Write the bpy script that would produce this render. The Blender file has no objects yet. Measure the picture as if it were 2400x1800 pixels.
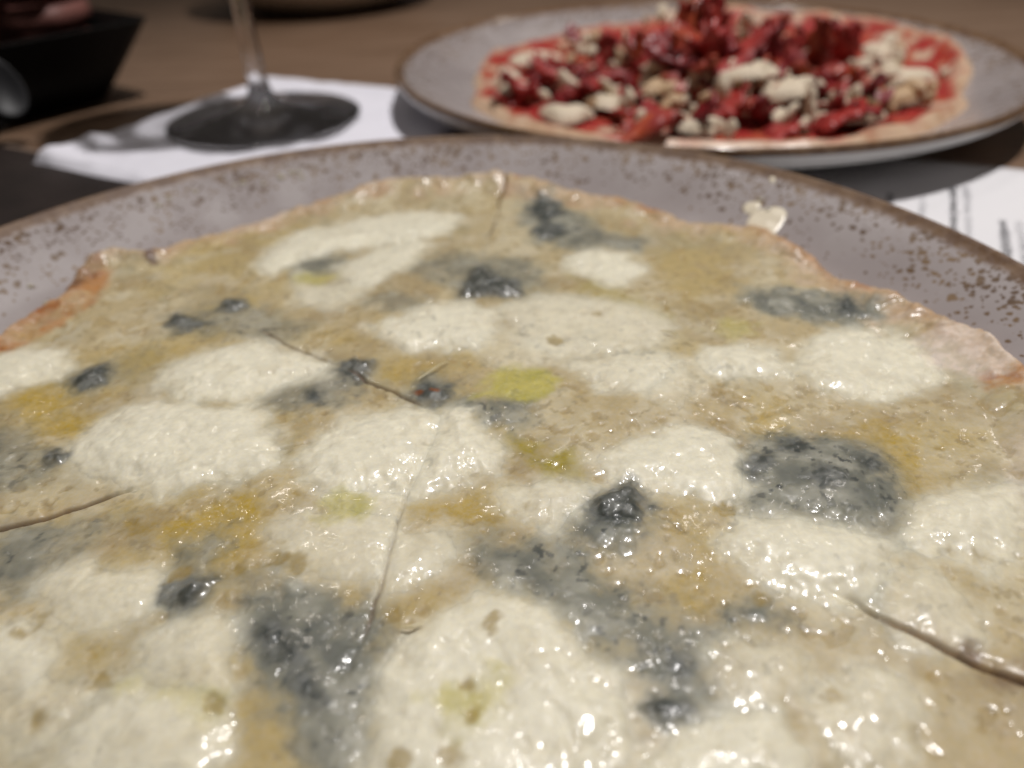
import bpy, bmesh, math, random
import numpy as np
from mathutils import Vector, Matrix

SC = bpy.context.scene
COL = SC.collection

# ------------------------------------------------------------------ camera
PITCH, ROLL, CAM_H, FPX = 0.62091, -0.037914, 0.113875, 1751.06
cam_data = bpy.data.cameras.new("camera")
cam = bpy.data.objects.new("camera", cam_data)
COL.objects.link(cam)
F = Vector((0, math.cos(PITCH), -math.sin(PITCH)))
R0 = Vector((1, 0, 0))
U0 = Vector((0, math.sin(PITCH), math.cos(PITCH)))
CX = R0 * math.cos(ROLL) + U0 * math.sin(ROLL)
CY = -R0 * math.sin(ROLL) + U0 * math.cos(ROLL)
cam.matrix_world = Matrix(((CX.x, CY.x, -F.x, 0), (CX.y, CY.y, -F.y, 0), (CX.z, CY.z, -F.z, CAM_H), (0, 0, 0, 1)))
cam_data.sensor_width = 36.0
cam_data.lens = 36.0 * FPX / 2400.0
cam_data.clip_start = 0.005
cam_data.clip_end = 50.0
cam_data.dof.use_dof = True
cam_data.dof.focus_distance = 0.146
cam_data.dof.aperture_fstop = 8.2
SC.camera = cam

# ------------------------------------------------------------------ light of the dining room
world = bpy.data.worlds.new("World")
SC.world = world
world.use_nodes = True
wbg = world.node_tree.nodes["Background"]
wbg.inputs[0].default_value = (1.0, 0.86, 0.74, 1)
wbg.inputs[1].default_value = 0.04


def lamp(name, kind, loc, target, power, colour, radius, size=None, blend=0.5):
    d = bpy.data.lights.new(name, kind)
    d.energy = power
    d.color = colour
    d.shadow_soft_size = radius
    if kind == 'SPOT':
        d.spot_size = math.radians(size)
        d.spot_blend = blend
    o = bpy.data.objects.new(name, d)
    COL.objects.link(o)
    o.location = loc
    o.rotation_euler = (Vector(target) - Vector(loc)).to_track_quat('-Z', 'Y').to_euler()
    return o


lamp("ceiling_spot", 'SPOT', (0.26, 0.34, 1.30), (0.13, 0.37, 0), 58, (1.0, 0.965, 0.945), 0.024, 56, 0.8)
lamp("ceiling_lamp", 'POINT', (-0.55, 1.25, 1.35), (0, 0, 0), 3.2, (1.0, 0.9, 0.8), 0.022)
lamp("ceiling_lamp", 'POINT', (0.75, 1.55, 1.45), (0, 0, 0), 3.6, (1.0, 0.92, 0.86), 0.022)
lamp("ceiling_lamp", 'POINT', (0.02, 0.95, 1.40), (0, 0, 0), 3.6, (1.0, 0.95, 0.92), 0.022)
lamp("ceiling_lamp", 'POINT', (-0.75, 0.15, 1.5), (0, 0, 0), 2.0, (1.0, 0.9, 0.8), 0.03)

SC.view_settings.view_transform = 'Standard'
SC.view_settings.look = 'None'
SC.view_settings.exposure = 0.0
SC.view_settings.gamma = 1.0
SC.render.engine = 'CYCLES'
SC.cycles.use_denoising = True
SC.cycles.max_bounces = 10
SC.cycles.transparent_max_bounces = 12
SC.cycles.sample_clamp_indirect = 6.0


# ------------------------------------------------------------------ helpers
def tag(o, label=None, cat=None, group=None, kind=None):
    if label: o["label"] = label
    if cat: o["category"] = cat
    if group: o["group"] = group
    if kind: o["kind"] = kind
    return o


def empty(name, loc=(0, 0, 0), rz=0.0):
    o = bpy.data.objects.new(name, None)
    o.empty_display_size = 0.02
    COL.objects.link(o)
    o.location = loc
    o.rotation_euler = (0, 0, rz)
    return o


def mesh_obj(name, me, mat, parent=None, smooth=True):
    o = bpy.data.objects.new(name, me)
    COL.objects.link(o)
    if mat is not None and not me.materials:
        me.materials.append(mat)
    if smooth and len(me.polygons):
        me.polygons.foreach_set("use_smooth", np.ones(len(me.polygons), dtype=bool))
    if parent: o.parent = parent
    return o


def from_arrays(name, co, quads):
    me = bpy.data.meshes.new(name)
    co = np.asarray(co, dtype=np.float32)
    quads = np.asarray(quads, dtype=np.int32)
    k = quads.shape[1]
    me.vertices.add(len(co))
    me.vertices.foreach_set("co", co.ravel())
    me.loops.add(quads.size)
    me.loops.foreach_set("vertex_index", quads.ravel())
    me.polygons.add(len(quads))
    me.polygons.foreach_set("loop_start", np.arange(0, quads.size, k, dtype=np.int32))
    me.update(calc_edges=True)
    me.validate()
    return me


def lathe(name, prof, seg=128, closed_axis=True):
    """revolve a list of (r, z)"""
    verts, faces = [], []
    n = len(prof)
    ring = []
    for r, z in prof:
        if r < 1e-7:
            ring.append([len(verts)]); verts.append((0, 0, z))
        else:
            ids = []
            for i in range(seg):
                a = 2 * math.pi * i / seg
                ids.append(len(verts)); verts.append((r * math.cos(a), r * math.sin(a), z))
            ring.append(ids)
    for a, b in zip(ring[:-1], ring[1:]):
        for i in range(seg):
            j = (i + 1) % seg
            if len(a) == 1 and len(b) == 1: continue
            if len(a) == 1: faces.append((a[0], b[i], b[j]))
            elif len(b) == 1: faces.append((a[i], b[0], a[j]))
            else: faces.append((a[i], b[i], b[j], a[j]))
    me = bpy.data.meshes.new(name)
    me.from_pydata(verts, [], faces)
    bm = bmesh.new(); bm.from_mesh(me)
    bmesh.ops.recalc_face_normals(bm, faces=bm.faces)
    bm.to_mesh(me); bm.free()
    return me


def catmull(pts, n=6):
    out = []
    P = [pts[0]] + list(pts) + [pts[-1]]
    for i in range(1, len(P) - 2):
        p0, p1, p2, p3 = [np.array(p, float) for p in P[i - 1:i + 3]]
        for k in range(n):
            t = k / n
            out.append(tuple(0.5 * ((2 * p1) + (-p0 + p2) * t + (2 * p0 - 5 * p1 + 4 * p2 - p3) * t * t + (-p0 + 3 * p1 - 3 * p2 + p3) * t ** 3)))
    out.append(tuple(pts[-1]))
    return out


def tube(name, pts, rad, seg=8):
    verts, faces = [], []
    n = len(pts)
    for i, p in enumerate(pts):
        p = Vector(p)
        d = Vector(pts[min(i + 1, n - 1)]) - Vector(pts[max(i - 1, 0)])
        d.normalize()
        a = d.orthogonal().normalized(); b = d.cross(a)
        r = rad[i] if hasattr(rad, '__len__') else rad
        for k in range(seg):
            t = 2 * math.pi * k / seg
            verts.append(p + a * (r * math.cos(t)) + b * (r * math.sin(t)))
    for i in range(n - 1):
        for k in range(seg):
            j = (k + 1) % seg
            faces.append((i * seg + k, i * seg + j, (i + 1) * seg + j, (i + 1) * seg + k))
    faces.append(tuple(range(seg))[::-1]); faces.append(tuple(range((n - 1) * seg, n * seg)))
    me = bpy.data.meshes.new(name)
    me.from_pydata([tuple(v) for v in verts], [], faces)
    return me


# ---- numpy noise
_rs = np.random.RandomState(7)
_TAB = _rs.rand(256, 256) * 2 - 1


def vnoise(x, y, seed=0):
    x = x + seed * 17.31; y = y + seed * 9.77
    xi = np.floor(x).astype(int); yi = np.floor(y).astype(int)
    fx = x - xi; fy = y - yi
    fx = fx * fx * fx * (fx * (fx * 6 - 15) + 10); fy = fy * fy * fy * (fy * (fy * 6 - 15) + 10)
    a = _TAB[xi % 256, yi % 256]; b = _TAB[(xi + 1) % 256, yi % 256]
    c = _TAB[xi % 256, (yi + 1) % 256]; d = _TAB[(xi + 1) % 256, (yi + 1) % 256]
    return (a * (1 - fx) + b * fx) * (1 - fy) + (c * (1 - fx) + d * fx) * fy


def fbm(x, y, scale, octaves=3, seed=0):
    """value noise, feature size = scale (same units as x, y), about -1..1"""
    out = 0; amp = 1.0; tot = 0
    # turn every octave a little so the lattice does not show
    for o in range(octaves):
        t = 0.6 + o * 1.1 + seed
        xr = x * math.cos(t) - y * math.sin(t); yr = x * math.sin(t) + y * math.cos(t)
        out = out + amp * vnoise(xr / scale, yr / scale, seed + o * 3.7)
        tot += amp; amp *= 0.5; scale *= 0.5
    return out / tot * 1.4


def sstep(a, b, x):
    t = np.clip((x - a) / (b - a), 0, 1)
    return t * t * (3 - 2 * t)


# ---- node helper
class NT:
    def __init__(self, name):
        self.mat = bpy.data.materials.new(name)
        self.mat.use_nodes = True
        self.t = self.mat.node_tree
        self.b = self.t.nodes["Principled BSDF"]

    def n(self, typ, **kw):
        nd = self.t.nodes.new(typ)
        for k, v in kw.items():
            if k.startswith("_"):
                setattr(nd, k[1:], v)
            else:
                key = int(k[1:]) if k[0] == "i" and k[1:].isdigit() else k.replace("__", " ")
                self.set(nd.inputs[key], v)
        return nd

    def set(self, sock, v):
        if isinstance(v, bpy.types.NodeSocket): self.t.links.new(v, sock)
        elif isinstance(v, bpy.types.Node): self.t.links.new(v.outputs[0], sock)
        else:
            if hasattr(sock.default_value, '__len__') and hasattr(v, '__len__') and len(v) == 3 and len(sock.default_value) == 4: v = (*v, 1)
            sock.default_value = v

    def bs(self, **kw):
        for k, v in kw.items(): self.set(self.b.inputs[k.replace("__", " ")], v)
        return self

    def noise(self, vec, scale, detail=3, rough=0.5):
        return self.n("ShaderNodeTexNoise", Vector=vec, Scale=scale, Detail=detail, Roughness=rough)

    def math(self, op, a, b=None, c=None, clamp=False):
        nd = self.t.nodes.new("ShaderNodeMath"); nd.operation = op; nd.use_clamp = clamp
        for i, v in enumerate((a, b, c)):
            if v is not None: self.set(nd.inputs[i], v)
        return nd.outputs[0]

    def maprange(self, v, a, b, c=0.0, d=1.0, smooth=True):
        nd = self.t.nodes.new("ShaderNodeMapRange")
        nd.interpolation_type = 'SMOOTHSTEP' if smooth else 'LINEAR'
        for i, x in enumerate((v, a, b, c, d)): self.set(nd.inputs[i], x)
        return nd.outputs[0]

    def mix(self, f, a, b):
        nd = self.t.nodes.new("ShaderNodeMix"); nd.data_type = 'RGBA'
        self.set(nd.inputs[0], f); self.set(nd.inputs[6], a); self.set(nd.inputs[7], b)
        return nd.outputs[2]

    def bump(self, h, strength=0.3, dist=0.001, normal=None):
        nd = self.n("ShaderNodeBump", Height=h, Strength=strength, Distance=dist)
        if normal is not None: self.set(nd.inputs["Normal"], normal)
        return nd.outputs[0]


# ------------------------------------------------------------------ materials
def m_wood(name, tint=1.0):
    m = NT(name)
    g = m.n("ShaderNodeNewGeometry").outputs["Position"]
    mp = m.n("ShaderNodeMapping", Vector=g, Scale=(3.0, 26.0, 26.0))
    n1 = m.noise(mp, 3.0, 6, 0.6)
    n2 = m.noise(m.n("ShaderNodeMapping", Vector=g, Scale=(18, 240, 240)), 3.0, 3)
    n3 = m.noise(g, 5.0, 2)
    c = m.mix(m.maprange(n1.outputs[0], 0.3, 0.7), (0.150 * tint, 0.088 * tint, 0.052 * tint), (0.225 * tint, 0.142 * tint, 0.092 * tint))
    c = m.mix(m.math('MULTIPLY', m.maprange(n2.outputs[0], 0.5, 0.75), 0.35), c, (0.085 * tint, 0.05 * tint, 0.03 * tint))
    c = m.mix(m.math('MULTIPLY', m.maprange(n3.outputs[0], 0.35, 0.7), 0.25), c, (0.24 * tint, 0.16 * tint, 0.11 * tint))
    m.bs(Base__Color=c, Roughness=m.maprange(n1.outputs[0], 0.2, 0.8, 0.33, 0.5), Normal=m.bump(n2.outputs[0], 0.15, 0.0004))
    m.b.inputs["Coat Weight"].default_value = 0.25
    m.b.inputs["Coat Roughness"].default_value = 0.22
    return m.mat


def m_plain(name, col, rough=0.5, spec=0.5, nscale=0, nstr=0.1, ndist=0.001, var=0.0, vscale=30):
    m = NT(name)
    g = m.n("ShaderNodeTexCoord").outputs["Object"]
    c = col
    if var:
        n = m.noise(g, vscale, 4)
        c = m.mix(m.maprange(n.outputs[0], 0.3, 0.7), tuple(x * (1 - var) for x in col), tuple(min(1, x * (1 + var)) for x in col))
    m.bs(Base__Color=c, Roughness=rough)
    m.b.inputs["Specular IOR Level"].default_value = spec
    if nscale:
        m.bs(Normal=m.bump(m.noise(g, nscale, 4).outputs[0], nstr, ndist))
    return m.mat


def m_glaze(name, seed, lip=0.36):
    """grey-mauve stoneware glaze, brown edge and iron speckles that crowd towards the edge"""
    m = NT(name)
    o = m.n("ShaderNodeTexCoord").outputs["Object"]
    o = m.n("ShaderNodeMapping", Vector=o, Rotation=(0, 0, seed)).outputs[0]
    flat = m.n("ShaderNodeMapping", Vector=o, Scale=(1, 1, 0.0)).outputs[0]
    r = m.n("ShaderNodeVectorMath", _operation='LENGTH', i0=flat).outputs["Value"]
    wob = m.noise(o, 140, 3, 0.6).outputs[0]
    big = m.noise(o, 17, 3, 0.55).outputs[0]
    base = m.mix(m.maprange(m.noise(o, 28, 4).outputs[0], 0.3, 0.7), (0.315, 0.276, 0.270), (0.365, 0.325, 0.319))
    # radial crowding 0 inside .. 1 at the edge, broken into areas
    near = m.maprange(r, 0.128, 0.155, 0.0, 1.0, False)
    dens = m.math('ADD', m.math('MULTIPLY', near, 0.80), m.math('MULTIPLY', m.math('SUBTRACT', big, 0.47), 1.25))
    # streak the spots a little along the pull of the glaze
    dist = m.n("ShaderNodeVectorMath", _operation='ADD', i0=o, i1=m.n("ShaderNodeVectorMath", _operation='SCALE', i0=m.noise(o, 300, 2).outputs["Color"], Scale=0.0022).outputs[0]).outputs[0]
    spots = None
    for sc, lo, soft in ((340, 0.04, 0.12), (640, 0.12, 0.12)):
        v = m.n("ShaderNodeTexVoronoi", Vector=dist, Scale=sc, Randomness=1.0)
        rnd = m.n("ShaderNodeSeparateColor", Color=v.outputs["Color"]).outputs[0]
        pick = m.math('SUBTRACT', m.math('ADD', dens, lo), m.math('MULTIPLY', rnd, 0.95))
        size = m.math('MULTIPLY', m.math('MAXIMUM', pick, 0.0), 1.25)
        size = m.math('MINIMUM', size, 0.46)
        s = m.math('DIVIDE', m.math('SUBTRACT', size, v.outputs["Distance"]), soft, clamp=True)
        spots = s if spots is None else m.math('MAXIMUM', spots, s)
    tone = m.mix(m.maprange(m.noise(o, 90, 2).outputs[0], 0.35, 0.65), (0.20, 0.125, 0.06), (0.085, 0.042, 0.014))
    c = m.mix(m.math('MULTIPLY', spots, 0.92), base, tone)
    edge = m.maprange(m.math('ADD', r, m.math('MULTIPLY', m.math('SUBTRACT', wob, 0.5), 0.0042)), 0.1508, 0.1533)
    rim = m.mix(m.maprange(wob, 0.35, 0.65), (0.20, 0.115, 0.055), (0.115, 0.055, 0.022))
    c = m.mix(m.math('MULTIPLY', edge, 0.9), c, rim)
    m.bs(Base__Color=c, Roughness=m.math('ADD', m.math('MULTIPLY', m.maprange(m.noise(o, 60, 3).outputs[0], 0.3, 0.7, 0.20, 0.31), m.math('SUBTRACT', 1.0, edge)), m.math('MULTIPLY', edge, lip)),
         Normal=m.bump(m.noise(o, 45, 2).outputs[0], 0.12, 0.0008))
    return m.mat


def m_topping(name):
    """melted cheese: colour and gloss carried by the mesh, fine grain and pebbled skin added here"""
    m = NT(name)
    o = m.n("ShaderNodeNewGeometry").outputs["Position"]
    col = m.n("ShaderNodeAttribute", _attribute_name="tint").outputs["Color"]
    at = m.n("ShaderNodeAttribute", _attribute_name="feel").outputs["Color"]
    sp = m.n("ShaderNodeSeparateColor", Color=at)
    calm = m.n("ShaderNodeAttribute", _attribute_name="tint").outputs["Alpha"]
    rough, peb, dry = sp.outputs[0], sp.outputs[1], sp.outputs[2]
    # mottling
    n1 = m.noise(o, 420, 4, 0.6).outputs[0]
    n2 = m.noise(o, 1300, 3, 0.6).outputs[0]
    hsv = m.n("ShaderNodeHueSaturation", Color=col, Value=m.maprange(n1, 0.25, 0.75, 0.90, 1.08), Saturation=m.maprange(n2, 0.3, 0.7, 0.9, 1.12), Hue=0.5)
    m.bs(Base__Color=hsv.outputs[0], Roughness=m.math('MULTIPLY_ADD', rough, 0.8, 0.28))
    # pebbled skin of blistered cheese
    pb = m.noise(o, 1150, 0.0, 0.5).outputs[0]
    nn = m.noise(o, 520, 3, 0.6).outputs[0]
    fine = m.noise(o, 2300, 2, 0.5).outputs[0]
    h = m.math('ADD', m.math('MULTIPLY', m.math('MULTIPLY', pb, peb), 0.8), m.math('MULTIPLY', nn, m.math('MULTIPLY', calm, 0.62)))
    h = m.math('ADD', h, m.math('MULTIPLY', fine, m.math('MULTIPLY_ADD', dry, 0.35, 0.30)))
    m.bs(Normal=m.bump(h, 0.025, 0.0005))
    # the film of oil on top breaks the lamps into pin-prick glints
    m.b.inputs["Coat Weight"].default_value = 0.4
    m.b.inputs["Coat IOR"].default_value = 1.5
    hc = m.math('ADD', m.noise(o, 760, 0.0, 0.5).outputs[0], m.math('MULTIPLY', m.math('MULTIPLY', pb, peb), 0.45))
    hc = m.math('ADD', hc, m.math('MULTIPLY', m.noise(o, 1700, 0.0, 0.5).outputs[0], 0.22))
    m.bs(Coat__Roughness=m.math('MULTIPLY', rough, 0.85), Coat__Normal=m.bump(m.math('MULTIPLY', hc, m.maprange(m.noise(o, 70, 2, 0.6).outputs[0], 0.47, 0.78, 0.05, 0.76)), 1.0, 0.00065))
    m.b.subsurface_method = 'BURLEY'
    m.b.inputs["Subsurface Weight"].default_value = 0.35
    m.b.inputs["Subsurface Radius"].default_value = (1.0, 0.75, 0.5)
    m.b.inputs["Subsurface Scale"].default_value = 0.0022
    m.b.inputs["Specular IOR Level"].default_value = 0.3
    return m.mat


def m_glass():
    m = NT("clear_glass")
    m.bs(Base__Color=(1, 1, 1), Roughness=0.0, IOR=1.5, Normal=m.bump(m.noise(m.n("ShaderNodeTexCoord").outputs["Object"], 55, 1).outputs[0], 0.25, 0.002))
    m.b.inputs["Transmission Weight"].default_value = 1.0
    tr = m.n("ShaderNodeBsdfTransparent", Color=(0.93, 0.93, 0.94))
    mx = m.n("ShaderNodeMixShader", i0=0.10, i1=m.b.outputs[0], i2=tr)
    m.t.links.new(mx.outputs[0], m.t.nodes["Material Output"].inputs[0])
    return m.mat


def m_ham(name, a, b, c):
    m = NT(name)
    o = m.n("ShaderNodeTexCoord").outputs["Object"]
    st = m.noise(m.n("ShaderNodeMapping", Vector=o, Scale=(60, 260, 120)), 1.2, 4, 0.6).outputs[0]
    bl = m.noise(o, 90, 3).outputs[0]
    col = m.mix(m.maprange(bl, 0.35, 0.65), a, b)
    col = m.mix(m.math('MULTIPLY', m.maprange(st, 0.58, 0.72), 0.55), col, c)
    m.bs(Base__Color=col, Roughness=m.maprange(bl, 0.3, 0.7, 0.30, 0.55), Normal=m.bump(st, 0.6, 0.0015))
    m.b.inputs["Subsurface Weight"].default_value = 0.0
    return m.mat


MAT = dict(
    wood=m_wood("brown_wood", 1.12), wood2=m_wood("brown_wood_far", 1.1),
    under=m_plain("dark_underside", (0.03, 0.02, 0.015), 0.8),
    glaze=m_glaze("speckled_glaze", 0.35, 0.62), glaze2=m_glaze("speckled_glaze_pale", 2.1, 0.14),
    biscuit=m_plain("pale_underglaze", (0.52, 0.51, 0.50), 0.35, var=0.06),
    topping=m_topping("melted_cheese"),
    glass=m_glass(),
    napkin=m_plain("napkin_paper", (0.80, 0.79, 0.86), 0.85, 0.2, nscale=900, nstr=0.25, ndist=0.0004),
    paper=m_plain("menu_paper", (0.82, 0.81, 0.83), 0.75, 0.3, nscale=600, nstr=0.08, ndist=0.0002),
    ink=m_plain("print_ink", (0.12, 0.12, 0.13), 0.8), ink2=m_plain("print_ink_light", (0.36, 0.36, 0.38), 0.8),
    black=m_plain("black_lacquer", (0.005, 0.005, 0.005), 0.5, 0.12, var=0.2),
    mat=m_plain("dark_leather", (0.022, 0.015, 0.013), 0.62, 0.3, nscale=900, nstr=0.3, ndist=0.0004, var=0.25, vscale=40),
    matedge=m_plain("tan_binding", (0.30, 0.22, 0.17), 0.6, nscale=500, nstr=0.2, var=0.15),
    steel=m_plain("dark_steel", (0.015, 0.015, 0.017), 0.45),
    cream=m_plain("cream_stoneware", (0.42, 0.36, 0.29), 0.35, var=0.08),
    skin=m_plain("skin", (0.21, 0.085, 0.070), 0.5, 0.4, nscale=300, nstr=0.2, var=0.18, vscale=60),
    sauce=None,
    ham=m_ham("cured_ham", (0.40, 0.036, 0.028), (0.28, 0.020, 0.020), (0.55, 0.15, 0.09)),
    ham2=m_ham("crisp_ham", (0.42, 0.075, 0.028), (0.30, 0.026, 0.020), (0.60, 0.24, 0.09)),
    ham3=m_ham("dark_ham", (0.25, 0.020, 0.022), (0.17, 0.012, 0.015), (0.44, 0.10, 0.08)),
    crumb=m_plain("crumbled_cheese", (0.76, 0.645, 0.485), 0.42, nscale=160, nstr=0.3, ndist=0.001, var=0.08, vscale=130),
    crumb2=m_plain("toasted_cheese", (0.60, 0.42, 0.25), 0.42, nscale=160, nstr=0.3, ndist=0.001, var=0.15, vscale=130),
    smear=m_plain("cream_smear", (0.80, 0.72, 0.56), 0.25, nscale=150, nstr=0.2, ndist=0.001),
    oil=None,
)


# ------------------------------------------------------------------ measured outlines (mm, from the pizza's centre)
MOZZ = [[[[-57.9,74.3],[-56.6,86.5],[-45.4,100.8],[-28.0,109.6],[-7.5,113.3],[1.6,106.8],[-1.7,93.9],[-13.4,89.6],[-25.1,87.9],[-36.4,84.8],[-46.9,79.1],[-52.0,70.2]],1,1.6],[[[-31.7,74.0],[-24.6,84.4],[-10.3,88.7],[-6.3,83.8],[-14.4,70.1],[-21.6,61.2],[-26.8,59.9],[-32.4,65.6]],0.95,1.4],[[[34.5,69.1],[39.0,75.6],[47.8,77.5],[55.5,72.0],[59.1,64.0],[56.1,58.4],[47.9,56.8],[40.6,62.5]],1,1.3],[[[-18.3,36.8],[-11.3,39.9],[-3.0,45.5],[7.1,47.3],[13.7,44.2],[13.5,33.3],[8.8,25.8],[1.9,24.2],[-7.5,25.9],[-13.8,29.6]],1,1.8],[[[18.3,45.1],[28.9,49.5],[44.0,45.7],[55.6,39.8],[60.4,32.2],[57.5,23.5],[45.4,20.1],[29.4,19.1],[22.9,25.9],[19.0,35.3]],0.72,1.2],[[[32.6,16.9],[45.3,19.1],[56.3,17.3],[59.0,11.1],[56.9,3.8],[47.2,2.6],[38.1,5.9]],0.85,1.2],[[[63.6,13.8],[68.0,18.9],[76.3,20.5],[80.9,16.6],[82.0,9.6],[76.3,8.5],[68.5,7.7],[64.7,9.8]],1,1.5],[[[94.6,21.9],[100.0,25.7],[109.2,25.3],[115.4,18.3],[117.2,9.2],[115.0,3.7],[107.5,-1.2],[98.8,-2.4],[92.7,0.6],[89.2,5.4],[90.3,12.9]],1,1.7],[[[-66.4,15.6],[-65.2,23.5],[-58.6,28.4],[-48.4,29.9],[-35.8,26.8],[-26.9,19.9],[-27.9,16.0],[-35.2,13.5],[-41.0,10.1],[-46.3,5.9],[-54.3,7.3],[-61.5,9.6]],1,1.8],[[[-75.3,-8.1],[-75.4,-0.9],[-70.5,4.8],[-60.3,6.3],[-48.8,3.4],[-38.3,-0.6],[-32.1,-9.0],[-30.9,-16.6],[-35.3,-19.8],[-43.2,-21.4],[-48.9,-23.8],[-54.8,-22.8],[-64.8,-18.9],[-71.6,-14.2]],1,2.0],[[[-115.7,22.8],[-112.0,28.9],[-106.7,32.4],[-96.0,29.9],[-91.7,23.3],[-95.2,18.5],[-100.1,14.9],[-107.9,8.9]],0.95,1.6],[[[-26.5,-16.8],[-24.1,-9.5],[-19.1,-3.5],[-10.4,0.2],[-1.0,0.5],[2.3,-3.1],[1.4,-12.5],[-1.5,-19.6],[-3.8,-24.9],[-10.0,-25.9],[-17.4,-25.5],[-23.6,-21.8]],1,2.2],[[[3.2,-0.7],[8.4,-1.8],[11.6,-8.5],[15.5,-14.9],[13.6,-20.5],[6.2,-24.2],[-0.5,-26.4],[0.7,-16.9]],1,2.4],[[[35.1,-20.3],[43.4,-15.0],[49.0,-10.8],[57.1,-9.7],[61.8,-14.6],[63.7,-21.9],[61.9,-28.5],[56.6,-32.0],[50.8,-30.5],[44.2,-27.6],[37.9,-27.2]],1,1.7],[[[16.3,-27.3],[24.5,-25.2],[34.3,-27.0],[31.2,-31.3],[25.6,-35.8],[19.7,-33.1]],0.85,1.3],[[[55.1,-41.3],[59.3,-38.2],[67.9,-37.7],[76.9,-40.8],[82.5,-44.4],[78.9,-51.9],[74.3,-57.3],[68.0,-56.1],[63.0,-53.1],[58.0,-48.9],[55.9,-44.6]],1,2.2],[[[91.6,-38.7],[98.7,-33.7],[107.1,-31.0],[111.7,-33.8],[110.6,-40.8],[104.8,-46.0],[97.4,-50.8],[90.9,-46.4],[88.8,-43.0]],0.95,1.7],[[[77.3,-55.6],[83.1,-51.1],[89.5,-52.4],[90.9,-57.2],[88.5,-63.2],[82.4,-65.5],[77.9,-62.8],[75.8,-59.2]],0.7,1.5],[[[2.2,-60.6],[6.8,-55.6],[11.5,-53.3],[17.5,-53.2],[22.9,-57.4],[26.3,-61.9],[27.4,-65.8],[31.8,-67.8],[34.4,-71.5],[34.6,-75.4],[32.3,-79.0],[28.8,-81.8],[26.4,-86.1],[8.6,-85.5],[-1.5,-85.1],[-3.4,-79.4],[-2.9,-74.5],[-2.9,-71.8],[-2.3,-66.7]],1,2.0],[[[48.4,-64.8],[52.9,-62.7],[60.1,-63.0],[62.4,-66.2],[59.7,-70.3],[53.9,-72.8],[49.0,-72.6],[48.0,-69.1]],0.6,1.1],[[[62.1,-70.4],[67.9,-68.6],[72.3,-70.2],[73.3,-74.9],[70.5,-79.8],[64.9,-82.0],[61.3,-79.5],[60.3,-75.7]],0.75,1.4],[[[35.0,-82.0],[40.5,-77.4],[46.9,-75.8],[52.7,-76.7],[55.1,-80.4],[53.4,-87.1],[34.2,-86.4]],1,1.8],[[[-64.1,-45.4],[-58.5,-42.8],[-46.3,-44.8],[-42.2,-50.1],[-43.5,-54.4],[-51.4,-55.7],[-59.0,-52.8]],0.8,1.2],[[[-41.2,-58.6],[-37.5,-55.5],[-32.2,-54.5],[-28.3,-55.9],[-25.7,-63.9],[-25.5,-68.2],[-31.8,-66.5],[-38.1,-63.3]],0.8,1.3],[[[-47.1,-72.7],[-41.7,-66.1],[-32.6,-67.9],[-25.4,-72.9],[-22.8,-77.4],[-23.1,-84.3],[-43.3,-83.6]],0.9,1.7],[[[-70.5,-56.5],[-64.3,-55.1],[-58.0,-57.8],[-55.4,-61.8],[-58.0,-64.7],[-66.1,-64.4]],0.9,1.4],[[[-3.9,-38.5],[-0.6,-37.1],[5.0,-38.4],[6.6,-42.1],[5.4,-46.9],[1.2,-49.0],[-3.9,-49.2]],0.8,1.3],[[[-26.9,-35.2],[-21.4,-31.1],[-13.2,-31.5],[-6.4,-34.1],[-5.3,-40.5],[-6.6,-45.3],[-12.3,-47.0],[-20.2,-44.7]],0.7,1.2],[[[-19.0,-26.6],[-11.9,-23.4],[-4.7,-27.4],[-4.7,-31.4],[-11.6,-31.6]],0.7,1.1],[[[9.2,27.5],[16.8,33.2],[26.6,28.3],[29.3,20.2],[21.7,15.1],[13.5,17.5]],0.45,0.8],[[[-57.4,-69.6],[-55.6,-65.5],[-47.7,-67.3],[-47.1,-71.4],[-51.8,-74.4]],0.5,0.9],[[[-45.5,69.7],[-37.5,61.5],[-22.7,62.4],[-22.5,52.2],[-32.6,48.1],[-42.1,53.7]],0.65,0.9],[[[49.2,13.2],[59.6,14.3],[62.6,5.3],[55.8,-3.9],[48.9,-0.3]],0.5,0.9]]
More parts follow.
